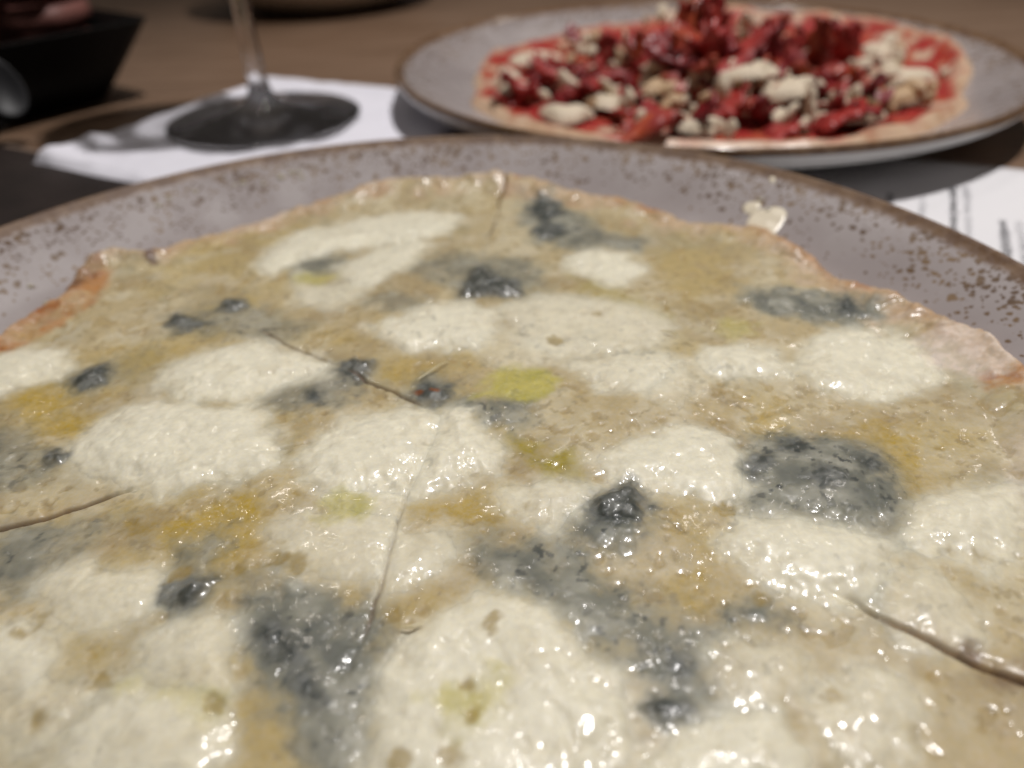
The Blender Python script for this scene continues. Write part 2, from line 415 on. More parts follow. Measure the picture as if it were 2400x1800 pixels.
BLUE = [[[[24.7,119.7],[34.7,120.7],[41.0,106.7],[50.4,88.5],[60.7,84.4],[57.0,77.8],[37.1,76.5],[27.1,87.4]],0.75,0.8],[[[-8.3,69.4],[-2.4,77.6],[9.5,73.6],[26.5,75.1],[29.9,66.2],[21.9,53.6],[6.4,48.7],[2.3,60.4]],0.55,0.7],[[[-75.4,45.5],[-70.1,51.0],[-58.4,56.2],[-53.7,52.1],[-45.1,41.0],[-31.1,40.0],[-36.7,33.9],[-57.2,35.3],[-69.4,38.4]],0.5,0.6],[[[-38.1,11.9],[-31.0,16.8],[-23.6,21.9],[-14.8,19.4],[-15.9,12.2],[-22.6,4.2],[-29.9,1.4],[-36.5,5.1]],0.65,0.8],[[[-5.5,9.8],[-1.8,13.0],[5.9,11.7],[7.2,3.9],[1.1,0.3],[-3.4,2.2]],0.75,1.0],[[[9.2,0.6],[13.5,2.7],[20.3,0.7],[21.9,-5.6],[18.1,-8.3],[12.6,-5.0]],0.8,0.9],[[[65.4,-20.1],[70.8,-16.4],[78.4,-14.8],[85.1,-15.9],[91.0,-18.9],[92.5,-25.4],[90.6,-32.5],[87.3,-39.0],[82.5,-43.1],[75.1,-40.4],[68.4,-37.5],[62.7,-35.5],[61.9,-29.8],[63.9,-23.8]],0.9,1.4],[[[28.0,-33.7],[33.9,-31.2],[43.4,-32.8],[43.3,-39.9],[38.5,-43.7],[32.6,-42.4],[28.3,-39.1]],0.85,1.3],[[[83.3,48.8],[89.6,45.8],[101.0,45.0],[109.6,43.1],[113.1,34.8],[114.4,29.9],[105.5,26.7],[99.9,32.4],[92.0,35.2],[84.7,41.0]],1.0,1.3],[[[-28.0,-54.2],[-23.4,-50.1],[-14.4,-51.4],[-7.4,-55.2],[-3.3,-60.2],[-3.8,-67.7],[-3.5,-74.4],[-3.3,-80.6],[-8.3,-84.9],[-16.5,-73.9],[-24.0,-63.9],[-27.6,-58.4]],0.8,0.9],[[[-43.8,-51.8],[-41.7,-47.4],[-40.2,-40.8],[-36.9,-38.9],[-34.5,-46.8],[-36.2,-53.0]],0.7,1.0],[[[12.1,-42.4],[18.9,-41.7],[26.9,-47.0],[34.4,-51.9],[40.8,-55.7],[43.7,-62.3],[42.1,-69.6],[37.7,-69.4],[34.6,-65.0],[29.0,-61.7],[24.1,-55.8],[17.2,-50.2],[12.8,-47.2]],0.65,0.7],[[[34.8,-72.0],[39.5,-70.2],[44.0,-72.4],[46.6,-74.5],[40.8,-75.9],[36.1,-75.1]],0.9,1.2],[[[52.4,-57.1],[57.8,-55.2],[61.2,-57.5],[61.4,-60.1],[54.8,-60.6],[52.5,-59.1]],0.9,1.1],[[[-79.6,-34.7],[-74.8,-31.7],[-67.8,-30.9],[-63.5,-33.3],[-65.4,-39.5],[-67.4,-46.2],[-73.5,-48.6]],0.6,0.7],[[[-99.3,-2.0],[-91.9,-1.7],[-86.3,-7.2],[-82.9,-15.6],[-85.6,-20.6],[-89.1,-20.4]],0.6,0.8],[[[73.8,-55.5],[77.9,-52.2],[78.6,-54.9],[75.8,-59.8],[72.8,-61.2]],0.75,0.8],[[[-47.7,74.1],[-41.4,81.5],[-32.0,81.6],[-33.2,72.9],[-41.3,67.9]],0.75,0.8],[[[-22.8,54.2],[-17.1,56.7],[-5.6,50.8],[-6.4,45.6],[-18.0,45.1]],0.5,0.5],[[[-88.7,16.1],[-86.9,21.5],[-81.5,24.9],[-77.9,19.9],[-79.4,13.7],[-85.2,12.9]],0.6,0.8],[[[22.8,-53.1],[30.0,-52.6],[34.5,-56.2],[33.2,-60.3],[27.2,-59.2]],0.5,0.6],[[[38.8,-63.6],[44.0,-60.8],[46.6,-66.9],[44.0,-72.4],[39.4,-70.9]],0.6,0.7],[[[-30.8,-44.2],[-23.7,-45.5],[-19.0,-50.3],[-24.2,-52.7],[-29.2,-49.8]],0.4,0.5]]
LUMP = [[[[26.7,111.8],[30.8,119.9],[36.5,114.7],[37.3,105.2],[30.5,101.2]],1.8],[[[26.6,92.3],[31.2,99.7],[35.9,96.5],[38.2,90.3],[32.4,86.2]],1.5],[[[5.7,52.4],[6.3,60.0],[10.3,67.8],[14.7,61.5],[20.2,58.4],[21.5,51.2],[14.7,50.0]],2.8],[[[-62.1,49.9],[-61.8,55.2],[-57.1,55.6],[-55.1,51.7],[-57.6,48.8]],2.0],[[[-73.9,42.0],[-73.8,47.7],[-69.9,46.7],[-67.1,43.3],[-62.7,42.3],[-67.6,39.8]],1.8],[[[-86.8,16.0],[-85.5,20.1],[-83.3,24.1],[-80.0,20.4],[-80.4,16.1],[-84.1,13.9]],2.4],[[[-22.6,19.0],[-20.4,22.1],[-14.8,19.4],[-15.9,15.8],[-17.7,12.3],[-20.9,14.7]],2.4],[[[-3.3,7.1],[-1.6,10.4],[1.6,8.0],[4.3,9.1],[3.9,5.0],[1.0,1.9],[-2.5,3.2]],2.2],[[[32.5,-32.8],[34.1,-29.5],[37.5,-28.5],[41.2,-26.0],[41.8,-28.7],[42.7,-32.8],[41.2,-36.4],[37.2,-36.6],[33.4,-35.1]],3.4],[[[105.4,38.1],[109.3,40.8],[110.5,36.7],[108.1,33.4],[104.8,33.6]],1.5],[[[-24.3,-57.9],[-22.5,-56.6],[-18.4,-59.6],[-14.9,-63.6],[-12.7,-66.2],[-16.0,-64.4],[-20.6,-61.8]],1.8],[[[-41.7,-50.6],[-41.2,-47.9],[-38.2,-46.8],[-35.0,-47.3],[-35.4,-50.4],[-37.9,-52.1]],3.0],[[[-28.9,6.2],[-27.9,8.7],[-25.9,6.9],[-26.1,4.4]],1.2],[[[40.5,-66.7],[41.6,-65.3],[42.8,-66.4],[41.8,-68.2]],1.6],[[[35.2,-73.5],[37.9,-72.2],[41.4,-73.0],[42.4,-74.2],[38.6,-75.0]],1.8],[[[-79.6,-11.8],[-79.3,-9.7],[-77.1,-11.4],[-77.3,-13.5]],1.6],[[[64.4,-23.9],[67.3,-20.2],[70.0,-19.3],[68.1,-22.8],[65.1,-25.8]],1.2],[[[74.1,-17.3],[78.1,-15.7],[79.1,-18.0],[76.1,-19.1]],1.0],[[[76.0,-27.0],[79.9,-25.4],[82.9,-27.4],[80.6,-30.2],[76.6,-30.0]],0.9],[[[86.0,-22.6],[89.5,-22.5],[89.9,-25.9],[87.0,-26.4]],1.0],[[[-16.7,-64.2],[-13.0,-66.6],[-11.0,-70.2],[-13.4,-70.7],[-15.9,-67.9]],1.5]]
OIL = [[[[11.5,10.4],[14.5,14.7],[22.8,15.0],[29.7,11.0],[27.2,4.3],[18.4,3.2],[10.6,3.7]],1,0.95],[[[15.4,-7.4],[18.1,-9.1],[24.2,-15.0],[29.9,-20.7],[33.1,-23.6],[26.4,-22.0],[19.7,-16.1]],2,0.9],[[[-45.5,-34.3],[-42.0,-27.7],[-35.6,-26.9],[-30.7,-36.1],[-29.5,-43.3],[-33.6,-45.0],[-37.9,-40.9],[-42.9,-39.6]],0,0.85],[[[-96.2,10.5],[-96.6,17.5],[-89.3,15.3],[-79.4,4.5],[-73.4,-0.6],[-75.6,-4.2],[-87.2,0.3]],0,0.75],[[[-96.2,-0.7],[-89.5,5.1],[-77.6,0.5],[-73.0,-3.6],[-80.1,-4.7],[-89.1,-3.4]],0,0.6],[[[4.2,-70.8],[6.6,-68.8],[11.7,-68.3],[14.9,-70.5],[14.8,-73.9],[11.2,-76.3],[7.6,-75.5],[6.8,-72.2]],1,0.75],[[[36.0,63.0],[44.0,57.0],[52.2,46.4],[59.7,36.5],[53.2,38.1],[42.9,47.1],[36.5,55.0]],2,0.5],[[[72.8,3.0],[79.5,2.6],[79.7,-5.4],[75.6,-12.5],[71.6,-10.8],[69.7,-4.8]],0,0.55],[[[86.2,-13.1],[94.6,-12.2],[102.7,-14.1],[105.1,-18.4],[99.3,-23.3],[94.6,-24.3],[94.9,-17.8],[89.1,-14.7]],0,0.75],[[[94.2,-24.3],[98.5,-23.3],[93.9,-35.0],[89.0,-42.2],[87.2,-41.1]],0,0.7],[[[7.8,-29.2],[16.1,-26.1],[18.0,-30.9],[6.3,-32.0],[-0.9,-32.7],[-2.0,-29.8]],0,0.7],[[[-41.7,-66.1],[-33.8,-66.4],[-26.4,-69.5],[-27.0,-71.5],[-33.8,-69.9]],1,0.45],[[[-20.2,-28.9],[-15.6,-26.8],[-9.3,-30.6],[-11.4,-33.0],[-17.9,-32.6]],1,0.7],[[[-45.0,67.4],[-32.7,70.0],[-30.0,65.1],[-40.0,61.7]],1,0.7],[[[-57.3,-57.9],[-52.1,-57.3],[-48.6,-62.1],[-53.3,-63.4]],0,0.5],[[[-18.7,17.8],[-12.8,20.2],[-0.1,18.4],[1.3,12.8],[-6.5,9.9],[-13.9,12.1]],0,0.55],[[[67.1,29.5],[75.2,35.4],[82.8,30.5],[74.7,24.9]],1,0.35],[[[47.9,-16.4],[47.7,-26.6],[59.1,-34.2],[56.4,-35.2],[46.9,-31.3]],0,0.3],[[[-43.6,39.8],[-30.5,36.6],[-21.6,29.7],[-36.0,30.7]],0,0.35],[[[42.9,-52.3],[49.6,-48.1],[52.3,-54.5],[47.4,-57.7]],0,0.5],[[[-101.8,21.5],[-95.6,28.8],[-82.4,34.0],[-66.2,28.8],[-75.0,17.9],[-85.8,9.9]],0,0.35]]
BUBB = [[-60.8,-53.6,1.3],[-46.0,-65.2,1.2],[-24.6,-41.5,1.3],[-20.6,-44.2,1.8],[-1.8,-55.8,1.6],[-53.0,-71.5,1.7],[56.7,-34.1,1.9],[-27.0,-70.5,0.9],[-52.0,-33.9,1.6],[63.6,-73.2,1.3],[63.1,-77.7,1.2],[13.6,-58.6,1.1],[-55.1,-32.1,1.1],[20.8,-32.2,0.8],[-24.6,-27.5,0.8],[-40.4,-44.7,1.5],[97.5,-47.6,1.2],[93.7,-46.4,1.3],[10.4,-69.0,0.9],[10.3,-75.0,0.9],[7.8,-80.1,1.1],[29.7,26.0,1.5],[41.8,37.9,1.2],[-24.6,-38.5,0.8],[104.5,-19.7,1.0],[1.3,-79.9,1.1],[-30.8,-44.2,1.1],[57.9,-54.8,0.6],[14.4,-34.1,1.1],[33.4,-59.5,0.6],[-62.0,-56.8,0.7],[59.5,-4.1,0.8],[60.6,41.0,1.1]]
CHAR = [[[[-119.0,35.5],[-115.5,48.5],[-112.0,58.6],[-108.7,70.7],[-107.5,80.0],[-101.6,71.5],[-99.7,54.4],[-104.6,43.1],[-108.2,34.1],[-113.8,28.1]],0,0.95],[[[-114.8,61.9],[-113.2,69.1],[-111.3,76.5],[-109.4,84.3],[-105.8,74.6],[-107.9,66.0],[-109.7,58.9]],1,0.9],[[[123.9,0.5],[128.0,2.8],[131.8,0.8],[130.5,-3.1],[125.5,-3.6],[123.2,-2.7]],0,0.85],[[[87.3,-71.1],[89.8,-69.5],[93.5,-68.6],[95.3,-69.7],[92.5,-72.4],[88.5,-72.9],[87.0,-72.3]],1,0.65],[[[-95.4,84.0],[-94.4,86.1],[-91.3,82.2],[-90.2,78.5],[-93.1,80.5]],1,1.0],[[[85.8,-67.0],[87.0,-66.3],[87.4,-67.1],[86.3,-68.1]],1,0.85],[[[92.2,86.3],[101.2,84.5],[109.0,68.0],[113.8,53.9],[120.0,45.9],[124.7,35.7],[120.4,36.0],[112.3,44.1],[107.9,54.4],[102.8,68.5]],0,0.55],[[[-92.5,89.9],[-88.5,98.4],[-82.9,103.3],[-82.4,97.2],[-87.6,91.7]],0,0.7],[[[19.8,139.6],[23.7,137.4],[27.5,131.8],[22.8,131.4]],0,0.6],[[[48.6,123.4],[65.2,112.6],[75.3,103.4],[71.6,99.5],[57.3,108.8]],0,0.5]]
FLOUR = [[[[118.4,19.7],[127.4,23.1],[132.1,15.9],[133.6,4.1],[128.1,1.1],[121.5,3.2],[117.1,10.4]],0.8],[[[118.8,-21.9],[126.8,-14.2],[114.2,-38.2],[108.8,-42.2]],0.3],[[[-76.7,101.7],[-68.1,112.7],[-57.1,116.9],[-60.9,107.3],[-70.4,99.4]],0.5]]
EDGE = [[0.3,133.5],[5.8,133.8],[11.9,129.8],[15.7,128.5],[20.9,127.0],[26.1,124.5],[34.1,128.5],[39.2,129.9],[45.5,127.4],[52.0,125.2],[59.7,128.7],[66.8,130.0],[76.1,133.6],[81.6,138.4],[87.7,136.8],[94.4,136.6],[100.7,137.6],[107.7,133.9],[114.6,130.8],[122.2,129.0],[128.1,128.7],[132.2,130.9],[136.2,126.8],[138.9,129.3],[141.1,138.0],[143.2,138.0],[151.0,128.6],[156.6,126.8],[160.8,125.5]]
STRAND = [[[-3.9,10.8],[-1.1,13.7],[1.3,16.3],[3.4,18.9]],[[-0.9,-58.8],[0.8,-58.7],[2.8,-58.0]],[[57.0,29.0],[59.4,27.2],[60.9,26.7]]]
DROP = [[-0.1194,0.2461],[-0.125,0.2603],[-0.1124,0.2598],[-0.1037,0.2729],[-0.1029,0.2786],[-0.0966,0.2826],[-0.0916,0.2902],[-0.0863,0.291],[-0.0831,0.2917],[-0.0809,0.2856],[-0.1407,0.199],[-0.135,0.1945],[-0.1318,0.1956],[-0.1274,0.1914],[0.0834,0.2319],[0.0846,0.2264]]
HAM_PILE = [[-0.0542,-0.0101,0.03],[-0.0215,-0.021,0.034],[-0.0088,-0.0428,0.046],[0.0265,-0.0302,0.036],[0.0496,-0.0531,0.034],[0.0511,-0.0769,0.03],[-0.0926,-0.0365,0.021],[-0.0768,0.0132,0.024],[-0.0011,-0.0578,0.034],[0.0085,-0.0855,0.022],[-0.0321,-0.083,0.021],[-0.0357,-0.0326,0.028],[0.038,-0.0464,0.034],[-0.0476,-0.0436,0.025],[-0.0089,-0.0482,0.036],[-0.0685,0.0014,0.024],[0.0217,-0.0021,0.036],[-0.0142,-0.0384,0.05]]
CRUMB = [[-0.0715,-0.0355,0.02],[-0.0523,-0.0505,0.02],[-0.0302,-0.0425,0.028],[-0.0265,-0.0694,0.02],[-0.0109,-0.0578,0.026],[0.004,-0.0566,0.028],[0.0166,-0.0621,0.026],[0.026,-0.0707,0.024],[0.0867,-0.0671,0.02],[0.0929,-0.0752,0.019],[0.0596,-0.0851,0.02],[0.0462,-0.0863,0.019],[-0.0444,-0.0903,0.018],[-0.0269,-0.0958,0.018],[-0.0194,-0.1029,0.018],[0.0191,-0.0955,0.018],[-0.0895,-0.0602,0.018],[-0.0714,-0.0815,0.018],[-0.1096,0.0211,0.018],[-0.1005,-0.003,0.018],[-0.0476,-0.0117,0.026],[0.04,0.0493,0.032],[-0.0613,0.0428,0.022],[-0.0036,0.0854,0.03],[0.0983,-0.0221,0.022],[0.1273,-0.0272,0.018],[0.109,0.0176,0.022],[-0.0492,0.0315,0.026],[0.0297,-0.0907,0.019],[-0.0222,-0.1082,0.017],[-0.1031,-0.0309,0.018],[-0.0476,-0.0736,0.02],[-0.097,-0.0439,0.018],[-0.0842,-0.0716,0.018],[-0.0038,-0.0738,0.024],[0.0077,-0.0676,0.023],[0.053,-0.0774,0.021],[0.1075,-0.0581,0.018],[-0.0329,0.0284,0.026]]

# ------------------------------------------------------------------ table
def box_mesh(name, x0, x1, y0, y1, z0, z1, bevel=0.0, seg=2):
    bm = bmesh.new()
    bmesh.ops.create_cube(bm, size=1.0)
    for v in bm.verts:
        v.co = Vector(((x0 + x1) / 2 + v.co.x * (x1 - x0), (y0 + y1) / 2 + v.co.y * (y1 - y0), (z0 + z1) / 2 + v.co.z * (z1 - z0)))
    if bevel:
        bmesh.ops.bevel(bm, geom=list(bm.edges), offset=bevel, segments=seg, affect='EDGES', profile=0.6)
    me = bpy.data.meshes.new(name)
    bm.to_mesh(me); bm.free()
    return me


table = mesh_obj("table", box_mesh("table", -0.85, 0.85, -0.42, 1.17, -0.05, -0.031), MAT['under'], smooth=False)
tag(table, kind="structure")
ys = [-0.424, -0.125, 0.175, 0.475, 0.775, 1.174]
for i in range(5):
    p = mesh_obj("plank", box_mesh("plank", -0.85, 0.85, ys[i] + 0.0011, ys[i + 1] - 0.0011, -0.030, 0.0, 0.0014), MAT['wood'] if i != 3 else MAT['wood2'], table, smooth=False)

# ------------------------------------------------------------------ placemat under the near plate
def rounded_rect(w, h, r, n=6):
    pts = []
    for cx, cy, a0 in ((w / 2 - r, h / 2 - r, 0), (-w / 2 + r, h / 2 - r, 90), (-w / 2 + r, -h / 2 + r, 180), (w / 2 - r, -h / 2 + r, 270)):
        for k in range(n + 1):
            a = math.radians(a0 + 90 * k / n)
            pts.append((cx + r * math.cos(a), cy + r * math.sin(a)))
    return pts


def slab(name, pts, z0, z1, bev=0.0004):
    bm = bmesh.new()
    vs = [bm.verts.new((x, y, z0)) for x, y in pts]
    f = bm.faces.new(vs)
    ex = bmesh.ops.extrude_face_region(bm, geom=[f])
    top = [g for g in ex['geom'] if isinstance(g, bmesh.types.BMFace)]
    bmesh.ops.translate(bm, verts=[v for v in ex['geom'] if isinstance(v, bmesh.types.BMVert)], vec=(0, 0, z1 - z0))
    bmesh.ops.recalc_face_normals(bm, faces=bm.faces)
    if bev:
        es = [e for e in bm.edges if all(abs(v.co.z - z1) < 1e-7 for v in e.verts)]
        bmesh.ops.bevel(bm, geom=es, offset=bev, segments=2, affect='EDGES')
    me = bpy.data.meshes.new(name)
    bm.to_mesh(me); bm.free()
    return me


MAT_ANG = math.atan2(-0.47, 0.88)
# far edge runs through (-0.2567, 0.3877) along the mat's own x axis
ex, ey = math.cos(MAT_ANG), math.sin(MAT_ANG)
mw, mh = 0.36, 0.33
mx = -0.240 + ex * 0.09 + ey * mh / 2
my = 0.3765 + ey * 0.09 - ex * mh / 2
pm = empty("placemat", (mx, my, 0), MAT_ANG)
tag(pm, "dark brown leather placemat with tan bound edge under the near plate", "placemat")
mesh_obj("mat_sheet", slab("mat_sheet", rounded_rect(mw - 0.008, mh - 0.008, 0.012), 0.0003, 0.0018), MAT['mat'], pm, smooth=False)
ring = [(x, y, 0.0012) for x, y in rounded_rect(mw - 0.006, mh - 0.006, 0.013, 8)]
ring = ring + [ring[0], ring[1]]
mesh_obj("edge_binding", tube("edge_binding", ring, 0.0011, 8), MAT['matedge'], pm)

# ------------------------------------------------------------------ printed menu on the right
MU = Vector((0.896, -0.444)); MV = Vector((0.444, 0.896))
far = Vector((0.1988, 0.3013))
MB = empty("menu_sheet", (far.x, far.y, 0.0006), math.atan2(MU.y, MU.x))
tag(MB, "white printed menu sheet lying between the two plates at the right edge", "menu")


def paper_mesh(name, w0, w1, h0, h1, nx=24, ny=24):
    co, q = [], []
    for j in range(ny + 1):
        for i in range(nx + 1):
            x = w0 + (w1 - w0) * i / nx; y = h0 + (h1 - h0) * j / ny
            z = 0.00035 * math.sin(x * 40 + 1) * math.cos(y * 30)
            co.append((x, y, z))
    for j in range(ny):
        for i in range(nx):
            a = j * (nx + 1) + i
            q.append((a, a + 1, a + nx + 2, a + nx + 1))
    return from_arrays(name, co, q)


sheet = mesh_obj("paper", paper_mesh("paper", -0.078, 0.13, -0.16, 0.0), MAT['paper'], MB)
so = sheet.modifiers.new("thick", 'SOLIDIFY'); so.thickness = 0.0003; so.offset = -1
rng = random.Random(4)


def text_line(u, v0, v1, size, bold, mat):
    """a line of illegible small print running along the sheet"""
    bm = bmesh.new()
    v = v1
    while v > v0:
        wl = rng.uniform(2.2, 5.5) * size
        e = max(v - wl, v0)
        p = v
        while p > e:
            st = size * (0.26 if bold else 0.15)
            hh = size * rng.choice((0.55, 0.55, 0.6, 0.85))
            x0 = u + rng.uniform(-.03, .03) * size
            z = 0.0006
            vs = [bm.verts.new(c) for c in ((x0 - hh * .45, p - st, z), (x0 + hh * .45, p - st, z), (x0 + hh * .45, p, z), (x0 - hh * .45, p, z))]
            bm.faces.new(vs)
            if rng.random() < .7:
                y2 = p - size * .38
                k = x0 + rng.choice((-.4, 0, .4)) * hh
                vs = [bm.verts.new(c) for c in ((k - st * .4, y2, z), (k + st * .4, y2, z), (k + st * .4, p - st, z), (k - st * .4, p - st, z))]
                bm.faces.new(vs)
            p -= size * rng.uniform(.42, .6)
        v = e - size * .55
    me = bpy.data.meshes.new("text_line")
    bm.to_mesh(me); bm.free()
    return mesh_obj("text_line", me, mat, MB, smooth=False)


def menu_uv(x, y):
    d = Vector((x, y)) - far
    return d.dot(MU), d.dot(MV)


for a, b, sz, bold in (((0.1754, 0.2787), (0.150, 0.224), .0042, 1), ((0.1803, 0.2782), (0.150, 0.215), .0036, 0), ((0.1601, 0.271), (0.1429, 0.235), .0032, 0),
                       ((0.1488, 0.2741), (0.140, 0.255), .0036, 1), ((0.1767, 0.2461), (0.150, 0.19), .0042, 1), ((0.1815, 0.2446), (0.155, 0.19), .0036, 0),
                       ((0.199, 0.236), (0.18, 0.19), .0036, 0)):
    ua, va = menu_uv(*a); ub, vb = menu_uv(*b)
    text_line(ua, vb, va, sz, bold, MAT['ink'] if bold else MAT['ink2'])

# ------------------------------------------------------------------ plates
TOP = [(0.0, .0065), (.060, .0065), (.105, .0065), (.115, .0068), (.1225, .0076), (.1265, .0086), (.131, .0105), (.136, .0131), (.142, .0164), (.148, .0196), (.152, .0216), (.1537, .0227), (.1549, .02375)]
OUT = [(.1558, .0239), (.1565, .0232), (.1568, .0221), (.1563, .0200), (.1549, .0180), (.151, .0150), (.143, .0112), (.130, .0072), (.112, .0040), (.098, .0028), (.0965, .0008), (.0915, .0008), (.090, .0030), (.04, .0032), (0.0, .0032)]
_tr = np.array([p[0] for p in TOP]); _tz = np.array([p[1] for p in TOP])


def plate_top(r):
    return np.interp(r, _tr, _tz)


def plate(name, loc, mat, sc=1.0):
    prof = catmull(TOP + OUT[:4], 4) + catmull(OUT[3:], 3)[1:]
    prof = [(max(r, 0), z) for r, z in prof]
    prof[0] = (0, prof[0][1]); prof[-1] = (0, prof[-1][1])
    me = lathe(name, prof, 192)
    o = mesh_obj(name, me, mat)
    me.materials.append(MAT['biscuit'])
    idx = np.zeros(len(me.polygons), dtype=np.int32)
    for p in me.polygons:
        r = math.hypot(p.center.x, p.center.y)
        if p.normal.z < 0.15 and p.center.z < 0.0212: idx[p.index] = 1
    me.polygons.foreach_set("material_index", idx)
    o.location = loc; o.scale = (sc, sc, 1)
    return o


P1 = (-0.0223, 0.1344, 0.0010)
P2 = (0.1045, 0.4218, 0.0004)
plate1 = tag(plate("plate", P1, MAT['glaze']), "near grey speckled stoneware plate with brown rim holding the white cheese pizza", "plate", "speckled stoneware plates")
plate2 = tag(plate("plate", P2, MAT['glaze2'], 1.017), "far grey stoneware plate with brown rim holding the red ham pizza", "plate", "speckled stoneware plates")

# oil drops spattered on the near plate's rim
rng = random.Random(9)
dm = lathe("oil_drop", [(0, .55), (.35, .5), (.7, .3), (.93, .08), (1.0, -.15), (0, -.15)], 14)
oilm = NT("olive_oil"); oilm.bs(Base__Color=(0.62, 0.56, 0.45), Roughness=0.06); oilm.b.inputs["Transmission Weight"].default_value = 0.3
for x, y in DROP:
    d = mesh_obj("oil_drop", dm, oilm.mat, plate1)
    lx, ly = x - P1[0], y - P1[1]
    r = math.hypot(lx, ly)
    k_ = min(r, .1455 + rng.uniform(-.002, .002)) / r
    lx, ly, r = lx * k_, ly * k_, r * k_
    s = rng.uniform(.0009, .0016)
    d.location = (lx, ly, float(plate_top(r)))
    d.scale = (s, s * rng.uniform(.8, 1.3), s)
    slope = (float(plate_top(r + .001)) - float(plate_top(r - .001))) / .002
    d.rotation_euler = Vector((-slope * lx / r, -slope * ly / r, 1)).to_track_quat('Z', 'Y').to_euler()

# smear of cream on the near plate beside the crust
def blob_on_plate(name, pts, mat, parent, h=.0006):
    P = np.array(pts, float) + np.array((.0036, .0036))
    c = P.mean(0)
    n = 40
    a_, b_ = (P.max(0) - P.min(0)) / 2
    th = np.linspace(-math.pi, math.pi, n, endpoint=False)
    R = a_ * b_ / np.sqrt((b_ * np.cos(th)) ** 2 + (a_ * np.sin(th)) ** 2)
    R *= .92 + .07 * np.sin(2 * th + c[0] * 900) + .07 * np.sin(3 * th + 1)
    co = []; q = []
    rings = [0.02, .35, .6, .8, .93, 1.0]
    hs = [1.0, .95, .85, .65, .3, -.2]
    for s, hh in zip(rings, hs):
        for t, r in zip(th, R):
            x = c[0] + s * r * math.cos(t); y = c[1] + s * r * math.sin(t)
            co.append((x - P1[0], y - P1[1], float(plate_top(math.hypot(x - P1[0], y - P1[1]))) + h * hh * (1 + .35 * math.sin(x * 900) * math.cos(y * 700))))
    for k in range(len(rings) - 1):
        for i in range(n):
            j = (i + 1) % n
            q.append((k * n + i, (k + 1) * n + i, (k + 1) * n + j, k * n + j))
    o = mesh_obj(name, from_arrays(name, co, q), mat, parent)
    return o


sm = empty("cream_smear", P1)
tag(sm, "small smear of melted white cream on the near plate beside the crust", "cream")
blob_on_plate("smear", [(.0725, .2205), (.0745, .2235), (.078, .2215), (.082, .2220), (.0862, .2195), (.0850, .2140), (.0800, .2105), (.0755, .2150)], MAT['smear'], sm)
blob_on_plate("smear_drop", [(.0735, .2265), (.0775, .2290), (.0795, .2262), (.0765, .2235)], MAT['smear'], sm, .0006)
blob_on_plate("smear_drop", [(.0838, .2350), (.0855, .2358), (.0858, .2335), (.0842, .2328)], MAT['smear'], sm, .0005)
# ------------------------------------------------------------------ the white cheese pizza
PC = (-0.0185, 0.1335)
STEP = 0.37
XS = np.arange(-143, 143 + STEP, STEP)
NX = len(XS)
X, Y = np.meshgrid(XS, XS, indexing='ij')
RR = np.hypot(X, Y); TH = np.degrees(np.arctan2(Y, X))

# outline
et = np.array([e[0] for e in EDGE]); er = np.array([e[1] for e in EDGE])
et = np.concatenate([et, [175, 190, 210, 230, 250, 270, 290, 310, 330, 345]]); er = np.concatenate([er, [128, 130, 131, 129, 131, 130, 132, 131, 132, 134]])
et = np.concatenate([et - 360, et, et + 360]); er = np.concatenate([er, er, er])
o_ = np.argsort(et)
RE = np.interp(TH, et[o_], er[o_]) + 0.6 * fbm(X, Y, 7, 2, 31) + 0.25 * fbm(X, Y, 2.0, 2, 32)
ED = RE - RR                                     # mm from the outline, positive inside


def poly_sd(poly, margin):
    """signed distance (mm, + inside) on the sub-grid around the polygon"""
    P = np.array(poly, float)
    lo = P.min(0) - margin; hi = P.max(0) + margin
    i0 = int(np.clip((lo[0] - XS[0]) / STEP, 0, NX - 1)); i1 = int(np.clip((hi[0] - XS[0]) / STEP + 2, 0, NX))
    j0 = int(np.clip((lo[1] - XS[0]) / STEP, 0, NX - 1)); j1 = int(np.clip((hi[1] - XS[0]) / STEP + 2, 0, NX))
    sl = (slice(i0, i1), slice(j0, j1))
    x = X[sl]; y = Y[sl]
    d2 = np.full(x.shape, 1e9); inside = np.zeros(x.shape, bool)
    n = len(P)
    for k in range(n):
        ax, ay = P[k]; bx, by = P[(k + 1) % n]
        dx, dy = bx - ax, by - ay
        t = np.clip(((x - ax) * dx + (y - ay) * dy) / (dx * dx + dy * dy + 1e-9), 0, 1)
        d2 = np.minimum(d2, (x - ax - t * dx) ** 2 + (y - ay - t * dy) ** 2)
        cr = ((ay > y) != (by > y))
        with np.errstate(divide='ignore', invalid='ignore'):
            xi = (bx - ax) * (y - ay) / (by - ay + 1e-12) + ax
        inside ^= cr & (x < xi)
    return sl, np.where(inside, 1, -1) * np.sqrt(d2)


# warp fields shared by everything that melts
W1 = fbm(X, Y, 9, 2, 3); W2 = fbm(X, Y, 3.2, 3, 5); W3 = fbm(X, Y, 1.2, 2, 8)

